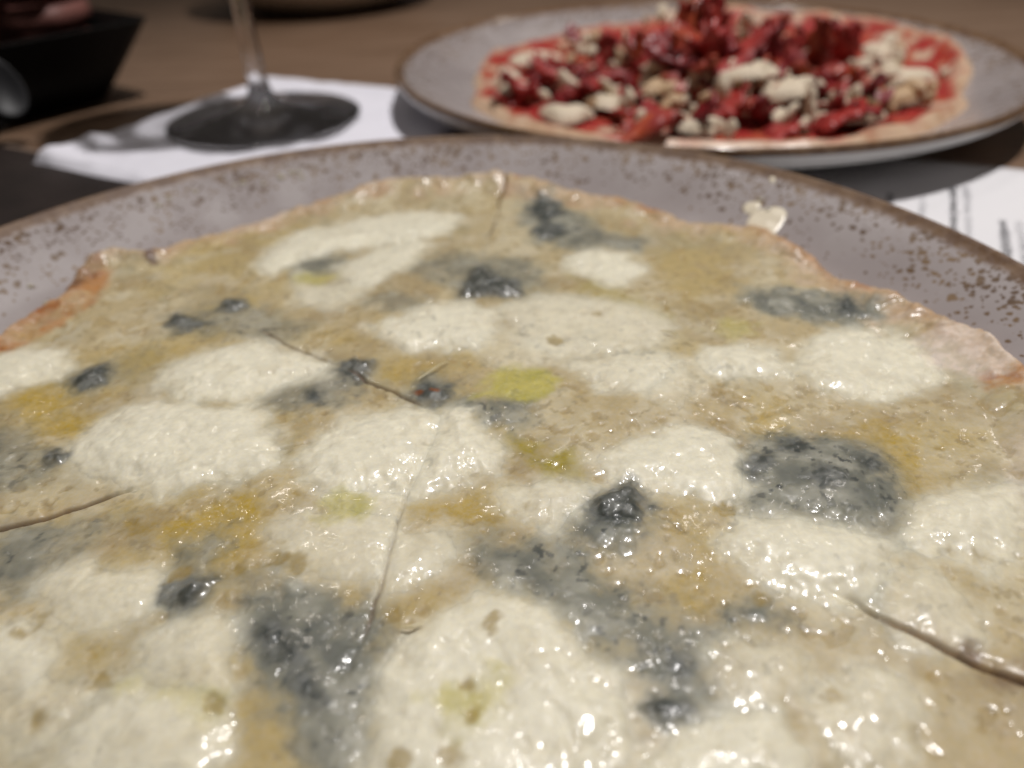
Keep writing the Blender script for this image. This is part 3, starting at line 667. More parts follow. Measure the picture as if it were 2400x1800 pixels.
# ---- cuts
CUT = [  # angle, openness by radius (mm), wide side
    (27.3, [(0, .03), (44, .03), (50, .18), (68, .15), (75, .03), (120, .05), (140, .5)], 0),
    (81.8, [(0, .0), (30, .1), (60, .15), (88, .25), (96, .9), (112, .5), (118, .95), (140, 1.0)], 0),
    (141.9, [(0, .1), (6, .9), (24, .9), (28, .35), (38, .75), (58, .8), (64, .1), (115, .15), (140, .6)], 0),
    (201.5, [(0, .03), (25, .05), (32, .35), (38, .1), (60, .12), (68, .8), (75, 1.0), (140, 1.0)], -1),
    (263.9, [(0, .0), (17, .15), (24, .5), (57, .75), (64, .15), (140, .2)], 0),
    (321.6, [(0, .0), (86, .0), (94, .6), (103, 1.0), (140, 1.0)], 1),
]
wobr = 0.9 * vnoise(RR / 9, RR * 0 + 3.3, 2) + 0.4 * vnoise(RR / 3, RR * 0 + 1.3, 4)   # mm sideways
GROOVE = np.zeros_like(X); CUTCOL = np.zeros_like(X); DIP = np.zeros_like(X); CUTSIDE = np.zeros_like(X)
TW = TH - np.degrees(wobr / np.maximum(RR, 6))
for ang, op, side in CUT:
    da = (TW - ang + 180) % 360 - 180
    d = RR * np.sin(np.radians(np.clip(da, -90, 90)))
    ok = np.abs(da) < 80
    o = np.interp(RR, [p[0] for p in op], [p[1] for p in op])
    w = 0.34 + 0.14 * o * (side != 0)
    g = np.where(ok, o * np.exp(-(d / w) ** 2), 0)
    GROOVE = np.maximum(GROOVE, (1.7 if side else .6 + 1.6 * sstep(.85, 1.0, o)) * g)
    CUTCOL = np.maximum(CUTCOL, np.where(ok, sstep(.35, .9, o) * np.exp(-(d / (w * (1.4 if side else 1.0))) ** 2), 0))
    # rounded shoulder of the slice beyond a gaping cut; a slight one along every cut
    if side:
        dd = d * side
        wide = sstep(.7, 1.0, o)
        CUTSIDE = np.maximum(CUTSIDE, np.where(ok & (dd > -.3), wide * np.exp(-np.clip(dd, 0, 99) / 2.0), 0))
        DIP = np.maximum(DIP, np.where(ok & (dd > 0), wide * .45 * np.exp(-(dd / 2.5)), 0))
        DIP = np.minimum(DIP, 9) - np.where(ok & (dd > 0), wide * .3 * np.exp(-((dd - 9) / 8) ** 2), 0)
    DIP = DIP + np.where(ok, 0.16 * o * np.exp(-(d / 1.6) ** 2), 0)

# ---- dough and cheese film
TK = 5.0 + 0.55 * fbm(X, Y, 26, 2, 11) + 0.28 * fbm(X, Y, 11, 1, 12) + 0.05 * fbm(X, Y, 4.0, 1, 13)
crust = np.exp(-((ED - 6.5) / 5.0) ** 2)
TK = TK + crust * (0.55 + 0.8 * fbm(X, Y, 14, 2, 14)) + np.exp(-((ED - 5) / 5.0) ** 2) * (0.55 * fbm(X, Y, 4.5, 2, 15) + .6 * sstep(.25, .7, fbm(X, Y, 5.5, 1, 16)))
# the nub of crust on the far left
nub = np.exp(-(((X + 92) / 9) ** 2 + ((Y - 84) / 7) ** 2)); TK = TK + 2.2 * nub
edge_round = np.sqrt(np.clip(1 - (1 - np.clip(ED / 4.2, 0, 1)) ** 2, 0, 1))
px, py = (PC[0] - P1[0]) * 1000, (PC[1] - P1[1]) * 1000
FLOOR = plate_top(np.hypot(X + px, Y + py) / 1000) * 1000
FLOOR = np.minimum(FLOOR, 12.5)
H0 = FLOOR + TK * edge_round + np.where(ED < 0, -0.9, 0) - 0.25

C = np.zeros(X.shape + (3,))
CALM = np.ones_like(X)
ROUGH = np.full(X.shape, 0.14); PEB = np.full(X.shape, 0.25); DRY = np.zeros_like(X)


def mixc(mask, col):
    global C
    col = np.asarray(col, float)
    C[...] = C * (1 - mask[..., None]) + col * mask[..., None]


def mixs(sl, mask, col):
    col = np.asarray(col, float)
    C[sl] = C[sl] * (1 - mask[..., None]) + col * mask[..., None]


C[...] = (0.505, 0.412, 0.240)
mixc(sstep(-.1, .6, fbm(X + 3 * W2, Y + 3 * W2, 19, 4, 41)) * .62, (0.640, 0.570, 0.395))
mixc(sstep(-.05, .6, fbm(X, Y, 26, 4, 42)) * .50, (0.470, 0.350, 0.120))
mixc(sstep(.05, .75, fbm(X + 2 * W2, Y, 11, 4, 43)) * .60, (0.385, 0.300, 0.170))
mixc(sstep(.05, .75, fbm(X, Y + 2 * W2, 17, 4, 47)) * .45, (0.335, 0.310, 0.215))
mixc(sstep(.05, .75, fbm(X, Y, 6, 4, 46)) * .42, (0.640, 0.575, 0.425))
# dough shows towards the edge
dm_ = sstep(14, 3, ED + 7 * W1)
mixc(dm_ * .8, (0.545, 0.385, 0.245))
mixc(dm_ * sstep(.0, .6, fbm(X, Y, 8, 3, 44)) * .6, (0.46, 0.29, 0.17))
mixc(dm_ * sstep(.1, .6, fbm(X, Y, 5, 3, 45)) * .5, (0.66, 0.53, 0.41))
DRY = np.maximum(DRY, dm_ * .7)
# pores in the film
por = sstep(.52, .78, fbm(X, Y, 3.2, 2, 51)); mixc(por * .5, (0.36, 0.26, 0.11)); 
por2 = sstep(.60, .80, fbm(X, Y, 1.7, 2, 52)); mixc(por2 * .5, (0.30, 0.23, 0.12))
H0 = H0 - .22 * por - .10 * por2

PATCH = []           # (kind, slice slots, signed distance, thickness, roughness of the surface)


def feat(poly, amp1, amp2, amp3=0.25, margin=7):
    sl, sd = poly_sd(poly, margin)
    return sl, sd + amp1 * W1[sl] + amp2 * W2[sl] + amp3 * W3[sl]


OILC = {0: (0.46, 0.325, 0.080), 1: (0.53, 0.470, 0.145), 2: (0.36, 0.285, 0.050)}
for poly, kd, w in OIL:
    sl, sd = feat(poly, 2.2, 2.0, .5)
    if kd == 1: continue
    m = sstep(-4.5, 3.0, sd) * min(1, w * 1.15) * (.66 + .34 * sstep(-.4, .4, W2[sl]))
    mixs(sl, m, OILC[kd]); ROUGH[sl] = ROUGH[sl] * (1 - m) + .10 * m
    H0[sl] -= .3 * m
FILM = fbm(X, Y, 4.5, 3, 71)
SPECK = sstep(.45, .72, fbm(X, Y, 1.5, 2, 61)); VEIN = fbm(X, Y, 5.5, 3, 62)
for nb, (poly, w, t) in enumerate(BLUE):
    if nb in (9, 11, 14, 21): w = min(1.0, w * 1.3)          # the widest, greyest smears
    sl, sd = feat(poly, 2.4, 2.0, .5, 11)
    m = sstep(-6.0, 3.6, sd + 1.2 * FILM[sl]) * w
    mixs(sl, np.minimum(m * 1.12, .97), (0.240, 0.240, 0.195))
    mixs(sl, m * sstep(-.35, .75, VEIN[sl]) * sstep(-1, 4, sd) * .66, (0.100, 0.110, 0.100))
    mixs(sl, m * sstep(.05, .6, -VEIN[sl]) * .55, (0.420, 0.410, 0.345))
    mixs(sl, m * SPECK[sl] * (.40 + .55 * sstep(-.1, .6, FILM[sl])), (0.045, 0.052, 0.052))
    PATCH.append(("blue_cheese", sl, sd, t * .6, .25))
for poly, w, t in MOZZ:
    sl, sd = feat(poly, 1.6, 1.3, .2)
    m = sstep(-4.6, 2.6, sd + .25) * w * (1 - .18 * sstep(.2, .8, FILM[sl]))
    mixs(sl, m, (0.830, 0.785, 0.620)); CALM[sl] = np.minimum(CALM[sl], 1 - .62 * m)
    PEB[sl] = np.maximum(PEB[sl], m * 0.8 * sstep(-.25, .55, fbm(X[sl], Y[sl], 13, 2, 72)) + .15 * m)
    PATCH.append(("mozzarella", sl, sd, t * .75, .07))
# the big blistered patch and others near the front are strongly pebbled
for poly, kd, w in OIL:
    if kd != 1: continue
    sl, sd = feat(poly, 1.8, 1.8, .4)
    m = sstep(-2.6, 2.6, sd) * w
    mixs(sl, m, OILC[1]); mixs(sl, m * sstep(-.2, .6, VEIN[sl]) * .65, (0.44, 0.40, 0.10))
    ROUGH[sl] = ROUGH[sl] * (1 - m) + .12 * m; PEB[sl] *= (1 - .8 * m)
# stray crumbs of blue mould everywhere, clustered
st = sstep(.68, .84, fbm(X, Y, 1.9, 2, 81)) * sstep(.1, .6, fbm(X, Y, 20, 2, 82)); mixc(st * .22 * sstep(8, 16, ED), (0.10, 0.105, 0.095))
for poly, t in LUMP:
    sl, sd = feat(poly, .5, .9, .5, 5)
    m = sstep(-2.8, 1.4, sd)
    mixs(sl, m * .9, (0.046, 0.053, 0.049))
    mixs(sl, m * sstep(-.25, .6, fbm(X[sl], Y[sl], 2.0, 3, 91)) * .7, (0.24, 0.245, 0.225))
    ROUGH[sl] = ROUGH[sl] * (1 - m) + .22 * m
    PATCH.append(("blue_cheese_lump", sl, sd, t * .52, .8))
for x, y, r in BUBB:
    sl, sd = poly_sd([(x + r * .9 * math.cos(a), y + r * .9 * math.sin(a)) for a in np.linspace(0, 2 * math.pi, 9)[:-1]], 3)
    sd = sd + 1.5 * W2[sl] + .5 * W3[sl]
    m = sstep(-1.3, .7, sd)
    mixs(sl, m * .7, (0.33, 0.235, 0.075)); ROUGH[sl] = ROUGH[sl] * (1 - m) + .12 * m
    H0[sl] -= .15 * m
# two toasted red-brown bits in the central lump
for x, y in ((-3.4, 6.4), (0.7, 6.8)):
    sl, sd = poly_sd([(x + 1.0 * math.cos(a), y + .9 * math.sin(a)) for a in np.linspace(0, 2 * math.pi, 9)[:-1]], 3)
    mixs(sl, sstep(-.7, .5, sd + .5 * W3[sl]) * .85, (0.25, 0.075, 0.022))
for poly, kd, w in CHAR:
    sl, sd = feat(poly, 1.0, 1.0, .4, 5)
    m = sstep(-2.2, 1.6, sd) * w
    m = m * (.45 + .55 * sstep(-.35, .3, fbm(X[sl], Y[sl], 7, 3, 94)))
    mixs(sl, m * .9, (0.46, 0.205, 0.068) if kd == 0 else (0.085, 0.030, 0.016))
    if kd == 0: mixs(sl, m * sstep(.0, .6, fbm(X[sl], Y[sl], 3.5, 3, 95)) * .6, (0.26, 0.075, 0.022))
    DRY[sl] = np.maximum(DRY[sl], .8 * m)
for poly, w in FLOUR:
    sl, sd = feat(poly, 1.5, 1.5)
    m = sstep(-2.5, 2.5, sd) * w
    mixs(sl, m * (.55 + .45 * sstep(-.2, .4, W3[sl])), (0.74, 0.62, 0.53)); DRY[sl] = np.maximum(DRY[sl], m); ROUGH[sl] = ROUGH[sl] * (1 - m) + .55 * m
# browned rim of the crust
rim_ = sstep(2.6, .3, ED + .8 * W2) * (.35 + .65 * sstep(-.35, .35, fbm(X, Y, 16, 2, 97)))
mixc(rim_ * .8, (0.30, 0.125, 0.045))
mixc(rim_ * sstep(.15, .5, fbm(X, Y, 10, 2, 98)) * .7, (0.10, 0.040, 0.018))
mixc(CUTSIDE * .45, (0.34, 0.22, 0.13)); ROUGH = ROUGH + .35 * CUTSIDE
mixc(CUTCOL * .88, (0.120, 0.068, 0.038)); ROUGH = ROUGH + .4 * CUTCOL  # browned dough inside the cuts, darkened to paint in the slit's shade
H0 = H0 - GROOVE * edge_round - DIP * edge_round
ROUGH = ROUGH + .12 * DRY

# ---- six slices
pizza = empty("pizza", (PC[0], PC[1], P1[2]))
tag(pizza, "white four cheese pizza with blue cheese and mozzarella, cut into slices, on the near plate", "pizza")
angs = np.array([c[0] for c in CUT])
cellx = (X[:-1, :-1] + X[1:, 1:]) / 2; celly = (Y[:-1, :-1] + Y[1:, 1:]) / 2
tw = (TW[:-1, :-1]) % 360
# take the angle at the cell centre
cr_ = np.hypot(cellx, celly); cth = np.degrees(np.arctan2(celly, cellx))
cw = (0.9 * vnoise(cr_ / 9, cr_ * 0 + 3.3, 2) + 0.4 * vnoise(cr_ / 3, cr_ * 0 + 1.3, 4))
cth = (cth - np.degrees(cw / np.maximum(cr_, 6))) % 360
SECT = np.searchsorted(angs, cth) % 6
cell_in = (np.minimum(np.minimum(ED[:-1, :-1], ED[1:, 1:]), np.minimum(ED[1:, :-1], ED[:-1, 1:])) > -1.3)
VID = np.arange(NX * NX).reshape(NX, NX)


def grid_mesh(name, cells, Z, i0=0, j0=0):
    """cells: bool (n-1, m-1) of the sub-grid that starts at i0, j0; Z: heights (n, m) in mm"""
    n, m_ = Z.shape
    vid = np.arange(n * m_).reshape(n, m_)
    a, b = np.nonzero(cells)
    q = np.stack([vid[a, b], vid[a + 1, b], vid[a + 1, b + 1], vid[a, b + 1]], 1)
    used, inv = np.unique(q, return_inverse=True)
    q = inv.reshape(q.shape)
    ui, uj = used // m_, used % m_
    gi, gj = ui + i0, uj + j0
    co = np.stack([X[gi, gj], Y[gi, gj], Z[ui, uj]], 1) / 1000.0
    me = from_arrays(name, co, q)
    ca = me.color_attributes.new("tint", 'FLOAT_COLOR', 'POINT')
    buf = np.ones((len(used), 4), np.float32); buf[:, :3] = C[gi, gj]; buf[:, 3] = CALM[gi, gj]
    ca.data.foreach_set("color", buf.ravel())
    cb = me.color_attributes.new("feel", 'FLOAT_COLOR', 'POINT')
    buf = np.ones((len(used), 4), np.float32); buf[:, 0] = ROUGH[gi, gj]; buf[:, 1] = PEB[gi, gj]; buf[:, 2] = DRY[gi, gj]
    cb.data.foreach_set("color", buf.ravel())
    return me


slices = []
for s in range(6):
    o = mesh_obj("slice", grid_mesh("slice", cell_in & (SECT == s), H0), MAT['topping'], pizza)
    slices.append(o)
FINE = fbm(X, Y, 2.4, 2, 101); FINE2 = fbm(X, Y, 5.5, 2, 102)
count = 0
for kind, sl, sd, t, rg in PATCH:
    lump = kind == "blue_cheese_lump"
    a, b = (-1.8, 3.0) if lump else (-2.6, 6.5)
    s_ = sstep(a, b, sd)
    z = H0[sl] - .10 + (t + .10) * s_ + s_ * rg * (.22 * FINE[sl] + .16 * FINE2[sl]) * (1.6 if lump else 1.0)
    # the cut goes through the topping too
    msk = (sd > a - .3) & (ED[sl] > 1.0)
    cells = msk[:-1, :-1] & msk[1:, 1:] & msk[1:, :-1] & msk[:-1, 1:]
    if cells.sum() < 12: continue
    cx_ = X[sl][msk].mean(); cy_ = Y[sl][msk].mean()
    k = int(np.searchsorted(angs, math.degrees(math.atan2(cy_, cx_)) % 360) % 6)
    mesh_obj(kind, grid_mesh(kind, cells, z, sl[0].start, sl[1].start), MAT['topping'], slices[k])
    count += 1


def surf(x, y):
    i = int(round((x - XS[0]) / STEP)); j = int(round((y - XS[0]) / STEP))
    return H0[min(max(i, 0), NX - 1), min(max(j, 0), NX - 1)]


# fine pulled threads of cheese
stm = m_plain("cheese_thread", (0.74, 0.66, 0.42), 0.25)
for pts in STRAND:
    p3 = []
    for n_, (x, y) in enumerate(pts):
        lift = .75 + .5 * math.sin(math.pi * n_ / max(1, len(pts) - 1))
        p3.append((x / 1000, y / 1000, (surf(x, y) + lift) / 1000))
    p3 = catmull(p3, 6)
    nn = len(p3)
    cx_, cy_ = pts[0]
    k = int(np.searchsorted(angs, math.degrees(math.atan2(cy_, cx_)) % 360) % 6)
    mesh_obj("cheese_thread", tube("cheese_thread", p3, [.00005 + .00016 * math.sin(math.pi * (i + .3) / nn) for i in range(nn)], 6), stm, slices[k])

# ------------------------------------------------------------------ the red ham pizza on the far plate
rng = random.Random(21)
PZ2 = (P2[0] + 0.008, P2[1] + 0.006)
pz2 = empty("pizza", (P2[0], P2[1], P2[2]))
tag(pz2, "thin tomato pizza heaped with dark red ham and crumbled cheese on the far plate", "pizza")
cx2, cy2 = 0.010, 0.011
nth, nr = 160, 46
TT, SS = np.meshgrid(np.linspace(0, 2 * math.pi, nth, endpoint=False), np.concatenate([[.003], np.linspace(.04, 1.0, nr - 2), [1.012]]), indexing='ij')
RD = 130.5 + 3.5 * np.sin(2 * TT + .5) + 2.5 * np.sin(5 * TT + 1) + 1.6 * np.sin(9 * TT + 2) + 1.2 * np.sin(17 * TT)
xx = SS * RD * np.cos(TT); yy = SS * RD * np.sin(TT)
ed = (1 - SS) * RD
zz = plate_top(np.hypot(xx / 1000 + cx2, yy / 1000 + cy2)) * 1000
zz = zz + (3.6 + .7 * fbm(xx, yy, 10, 3, 5) + (1.6 + 1.2 * fbm(xx, yy, 20, 2, 6)) * np.exp(-((ed - 4) / 4) ** 2)) * np.sqrt(np.clip(1 - (1 - np.clip(ed / 2.4, 0, 1)) ** 2, 0, 1))
zz = np.where(ed < 0, zz - 1.2, zz)
co = np.stack([xx / 1000 + cx2, yy / 1000 + cy2, zz / 1000], -1).reshape(-1, 3)
ii, jj = np.meshgrid(np.arange(nth), np.arange(nr - 1), indexing='ij'); i2 = (ii + 1) % nth
qd = np.stack([ii * nr + jj, ii * nr + jj + 1, i2 * nr + jj + 1, i2 * nr + jj], -1).reshape(-1, 4)
me = from_arrays("dough", co, qd)
col = np.ones(xx.shape + (4,), np.float32)
base = np.array((0.62, 0.44, 0.30)); red = np.array((0.36, 0.022, 0.018)); org = np.array((0.50, 0.13, 0.05)); wht = np.array((0.60, 0.48, 0.34))
sm_ = sstep(2.0, 6.5, ed + 2.6 * fbm(xx, yy, 9, 3, 9))
cc = base * np.ones(xx.shape + (1,))
cc = cc * (1 - (sstep(.1, .5, fbm(xx, yy, 6, 2, 3)) * .4)[..., None]) + np.array((0.40, 0.20, 0.09)) * (sstep(.1, .5, fbm(xx, yy, 6, 2, 3)) * .4)[..., None]
cc = cc * (1 - sm_[..., None]) + red * sm_[..., None]
k_ = (sm_ * sstep(0, .6, fbm(xx, yy, 8, 3, 12)) * .6)[..., None]; cc = cc * (1 - k_) + org * k_
k_ = (sm_ * sstep(.15, .5, fbm(xx, yy, 11, 3, 17)) * .85)[..., None]; cc = cc * (1 - k_) + wht * k_
col[..., :3] = cc
ca = me.color_attributes.new("tint", 'FLOAT_COLOR', 'POINT'); ca.data.foreach_set("color", col.reshape(-1, 4).ravel())
feel = np.ones(xx.shape + (4,), np.float32); feel[..., 0] = .35; feel[..., 1] = .3; feel[..., 2] = .4
cb = me.color_attributes.new("feel", 'FLOAT_COLOR', 'POINT'); cb.data.foreach_set("color", feel.reshape(-1, 4).ravel())
mesh_obj("dough", me, MAT['topping'], pz2)


def ham_mesh(seed):
    """a torn, crumpled shaving of cured ham"""
    r = random.Random(seed)
    nu, nv = 12, 6
    L = r.uniform(.020, .038); Wd = r.uniform(.006, .013)
    curl = r.uniform(-1.5, 1.5); tw_ = r.uniform(-1.0, 1.0); fold = r.uniform(.0008, .0026); ph = r.uniform(0, 6)
    nf = r.uniform(1.2, 2.6)
    co, q = [], []
    for i in range(nu):
        u = i / (nu - 1) - .5
        a = curl * u
        cx_ = math.sin(a) / (curl if abs(curl) > .05 else 1e9) * L if abs(curl) > .05 else u * L
        cz_ = (1 - math.cos(a)) / curl * L if abs(curl) > .05 else 0
        w = Wd * (1 - 6.0 * abs(u) ** 4.5) * (1 + .20 * math.sin(u * 17 + ph) + .12 * math.sin(u * 41 + ph * 2))
        for j in range(nv):
            v = j / (nv - 1) - .5
            t = tw_ * u
            y = v * w; z = fold * math.sin(nf * 6.28 * v + ph + u * 3) + fold * .6 * math.sin(u * 11 + v * 5 + ph)
            yr = y * math.cos(t) - z * math.sin(t); zr_ = y * math.sin(t) + z * math.cos(t)
            e = .0012 * math.sin(seed * 3.1 + i * 2.3 + j * 1.7)
            co.append((cx_ + e, yr + e * .7, cz_ + zr_))
    for i in range(nu - 1):
        for j in range(nv - 1):
            a = i * nv + j
            q.append((a, a + nv, a + nv + 1, a + 1))
    return from_arrays("ham_shaving", co, q)


HM = [ham_mesh(i) for i in range(16)]
hmats = [MAT['ham'], MAT['ham'], MAT['ham2'], MAT['ham3']]
for i, m in enumerate(HM): m.materials.append(hmats[i % 4])
# the strongest heaps first, then looser shavings between them
spots = []
for x, y, z in HAM_PILE:
    for k in range(9 if z > .03 else 5):
        spots.append((x + rng.gauss(0, .010), y + rng.gauss(0, .010), z - .004 - rng.uniform(0, .018) * (1 if z > .022 else .3)))
for k in range(60):
    a = rng.uniform(0, 6.28); r_ = .098 * math.sqrt(rng.random())
    spots.append((.01 + r_ * math.cos(a), .012 + r_ * math.sin(a), rng.uniform(.014, .024)))
for x, y, z in spots:
    o = mesh_obj("ham_shaving", HM[rng.randrange(len(HM))], None, pz2)
    o.location = (x, y, max(z - .007, .0130))
    o.rotation_euler = (rng.gauss(0, .42), rng.gauss(0, .42), rng.uniform(0, 6.28))
    s = rng.uniform(.8, 1.25); o.scale = (s, s, s)
    md = o.modifiers.new("thick", 'SOLIDIFY'); md.thickness = .0011; md.offset = 0
# a few tall curls that stand up out of the heap
for x, y, z, s, v in ((-.010, -.036, .040, 1.25, 2), (-.003, -.034, .043, 1.0, 0), (-.016, -.030, .036, 1.0, 6), (-.050, -.012, .026, .9, 1), (.024, -.026, .032, 1.0, 4), (.046, -.046, .030, 1.05, 10), (.030, -.030, .030, .9, 3), (.072, -.016, .026, 1.0, 8), (-.034, -.022, .030, .8, 14)):
    o = mesh_obj("ham_shaving", HM[v], None, pz2)
    o.location = (x, y, z); o.rotation_euler = (rng.uniform(-.5, .5), -1.57 + rng.uniform(-.5, .5), rng.uniform(.9, 2.2)); o.scale = (s,) * 3
    md = o.modifiers.new("thick", 'SOLIDIFY'); md.thickness = .0011; md.offset = 0


def crumb_mesh(seed):
    r = random.Random(seed)
    bm = bmesh.new(); bmesh.ops.create_icosphere(bm, subdivisions=3, radius=1)
    k = [Vector((r.gauss(0, 1), r.gauss(0, 1), r.gauss(0, 1))).normalized() for _ in range(7)]
    c = [r.uniform(.45, .85) for _ in k]
    for v in bm.verts:
        d = v.co.normalized(); s = 1.0
        for kk, cc_ in zip(k, c):
            t = d.dot(kk)
            if t > cc_ * .8: s = min(s, cc_ / max(t, .01))
        n = .10 * math.sin(d.x * 6 + seed) * math.sin(d.y * 5 + 2) + .03 * math.sin(d.z * 15 + d.x * 11 + seed)
        v.co = d * (s + n)
    me = bpy.data.meshes.new("cheese_crumb"); bm.to_mesh(me); bm.free()
    return me


CM = [crumb_mesh(i) for i in range(10)]
for i, m in enumerate(CM): m.materials.append(MAT['crumb2'] if i % 5 == 2 else MAT['crumb'])
cs = [(x, y, z, rng.uniform(.0036, .0068)) for x, y, z in CRUMB]
for x, y, z in CRUMB:
    for k in range(3):
        cs.append((x + rng.gauss(0, .007), y + rng.gauss(0, .007), z - .002, rng.uniform(.002, .0042)))
for k in range(30):
    a = rng.uniform(0, 6.28); r_ = .105 * math.sqrt(rng.random())
    cs.append((.01 + r_ * math.cos(a), .012 + r_ * math.sin(a), .016 if r_ > .08 else rng.uniform(.016, .026), rng.uniform(.003, .007)))
for x, y, z, s in cs:
    if math.hypot(x - .010, y - .011) > .117: continue
    o = mesh_obj("cheese_crumb", CM[rng.randrange(len(CM))], None, pz2)
    o.location = (x, y, max(z - .002, .012 + s * .4)); o.rotation_euler = (rng.uniform(0, 6), rng.uniform(0, 6), rng.uniform(0, 6))
    o.scale = (s * rng.uniform(.9, 1.5), s, s * rng.uniform(.42, .75))
# melted pools of cheese between the ham and along the front
def melt_mesh(seed):
    r = random.Random(seed); n = 28
    ph = [r.uniform(0, 6.28) for _ in range(4)]
    co = []; q = []
    rg = ((.04, 1.0), (.4, .95), (.7, .72), (.9, .38), (1.0, -.25))
    for s_, h_ in rg:
        for i in range(n):
            t = 6.2832 * i / n
            R_ = 1 + .22 * math.sin(2 * t + ph[0]) + .16 * math.sin(3 * t + ph[1]) + .09 * math.sin(5 * t + ph[2]) + .05 * math.sin(9 * t + ph[3])
            x = s_ * R_ * math.cos(t); y = s_ * R_ * math.sin(t)
            co.append((x, y, h_ * (1 + .3 * math.sin(3 * x + ph[0]) * math.cos(4 * y + ph[1]))))
    for k in range(len(rg) - 1):
        for i in range(n):
            j = (i + 1) % n
            q.append((k * n + i, (k + 1) * n + i, (k + 1) * n + j, k * n + j))
    return from_arrays("melted_cheese", co, q)


MM = [melt_mesh(i) for i in range(6)]
for i, m in enumerate(MM): m.materials.append(MAT['crumb2'] if i == 3 else MAT['crumb'])
for i, (x, y, z, a, b, rz) in enumerate(((.098, -.030, .0165, .022, .010, -.9), (.012, -.060, .028, .019, .012, .2), (.026, -.074, .0235, .018, .011, -.3), (-.028, -.055, .022, .014, .010, .5), (.048, -.092, .0165, .020, .009, .3),
                                         (-.055, -.060, .0165, .015, .010, -.4), (-.075, -.070, .0155, .018, .009, -.6), (-.100, -.030, .0155, .013, .010, .8), (-.02, -.098, .0160, .018, .008, 0), (.075, -.070, .0170, .016, .010, .5), (-.085, .03, .018, .018, .011, .3), (.11, .02, .018, .018, .012, 1.2))):
    o = mesh_obj("melted_cheese", MM[i % 6], None, pz2)
    o.location = (x, y, z - .0022); o.scale = (a * .70, b * .85, .0042); o.rotation_euler = (rng.gauss(0, .12), rng.gauss(0, .12), rz)

# ------------------------------------------------------------------ folded paper napkin
NU = Vector((0.884, -0.468)); NV = Vector((0.468, 0.884))
NA = Vector((-0.2216, 0.348))
nap = empty("paper_napkin", (NA.x, NA.y, 0.0014), math.atan2(NU.y, NU.x))
tag(nap, "white folded paper napkin lying under the wine glass", "napkin")


def napkin_layer(name, w, h, z0, th, border, seed):
    nx, ny = 84, 84
    u, v = np.meshgrid(np.linspace(0, w, nx + 1), np.linspace(0, h, ny + 1), indexing='ij')
    wav = .0010 * fbm(u * 1000, v * 1000, 38, 2, seed) + .0005 * fbm(u * 1000, v * 1000, 14, 2, seed + 1)
    uu = u + .0012 * fbm(u * 1000, v * 1000, 30, 2, seed + 5); vv = v + .0012 * fbm(u * 1000, v * 1000, 30, 2, seed + 6)
    e = np.minimum(np.minimum(u, w - u), np.minimum(v, h - v))
    z = z0 + th + wav
    if border:
        # raised turned-over hems along the near and left edges, slack middle
        z = z + .0022 * np.exp(-((v - .006) / .006) ** 2) + .0030 * np.exp(-((u - .006) / .006) ** 2) * (.55 + .45 * np.sin(v * 70 + .6)) + .0018 * np.exp(-((v - h + .006) / .006) ** 2)
        z = z + .0016 * np.exp(-((v - .030 - .20 * u) / .0045) ** 2) + .0012 * np.exp(-((v - .052 - .1 * u) / .005) ** 2)
        z = z - .0008 * sstep(.008, .02, e)
    z = np.maximum(z, z0 + .0004)
    rnd = np.sqrt(np.clip(1 - (1 - np.clip(e / .0022, 0, 1)) ** 2, 0, 1))
    z = z0 + (z - z0) * rnd
    co = np.stack([uu, vv, z], -1).reshape(-1, 3)
    i, j = np.meshgrid(np.arange(nx), np.arange(ny), indexing='ij')
    a = i * (ny + 1) + j
    q = np.stack([a, a + ny + 1, a + ny + 2, a + 1], -1).reshape(-1, 4)
    return mesh_obj(name, from_arrays(name, co, q), MAT['napkin'], nap)


napkin_layer("folded_ply", .164, .166, -.0012, .0027, False, 60)
top = napkin_layer("folded_ply", .158, .162, .0011, .0009, True, 70)
top.location = (.0015, .002, 0)

# ------------------------------------------------------------------ wine glass standing on the napkin
G0 = (-0.1215, 0.395)
foot = [(0, 0.0), (.030, 0.0004), (.046, 0.0), (.0478, .0004), (.0482, .0011), (.0476, .0017), (.040, .0028), (.028, .0044), (.016, .0064), (.0085, .0098), (.0056, .0150), (.0046, .024), (.0042, .045), (.0041, .075), (.0045, .092), (.0062, .100), (.012, .1055)]
bowl_out = [(.012, .1055), (.024, .113), (.036, .128), (.0425, .146), (.0438, .160), (.0415, .180), (.0370, .205), (.0352, .216)]
bowl_in = [(.0350, .2168), (.0346, .216), (.0360, .205), (.0405, .180), (.0427, .160), (.0414, .1465), (.0350, .1292), (.023, .1146), (.010, .1085), (0, .1075)]
wg = empty("wine_glass", (G0[0], G0[1], 0.0048))
tag(wg, "clear stemmed wine glass standing on the white paper napkin", "glass")
foot_me = lathe("foot", catmull(foot, 4)[:-1] + [foot[-1]] + catmull(bowl_out, 5)[1:] + catmull(bowl_in, 5), 96)
# one continuous piece of glass
vs = foot_me.vertices
for v in vs:
    if abs(v.co.x) < 1e-6 and abs(v.co.y) < 1e-6: v.co.x = v.co.y = 0
gb = mesh_obj("glass_body", foot_me, MAT['glass'], wg)
# let the ceiling spot shine through the glass on to the napkin
gb.cycles.is_caustics_caster = True
bpy.data.lights["ceiling_spot"].cycles.is_caustics_light = True
for o in nap.children: o.cycles.is_caustics_receiver = True

# ------------------------------------------------------------------ black dish, spoon, hand, far bowl at the back
E1 = Vector((0.62, 0.785)); N1 = Vector((0.785, -0.62))
corner = Vector((-0.230, 0.465))
side = 0.125
ctr = corner - E1 * side / 2 - N1 * side / 2
dish = empty("serving_dish", (ctr.x, ctr.y, 0.0005), math.atan2(E1.y, E1.x))
tag(dish, "black square flared serving dish at the far left of the table", "dish")


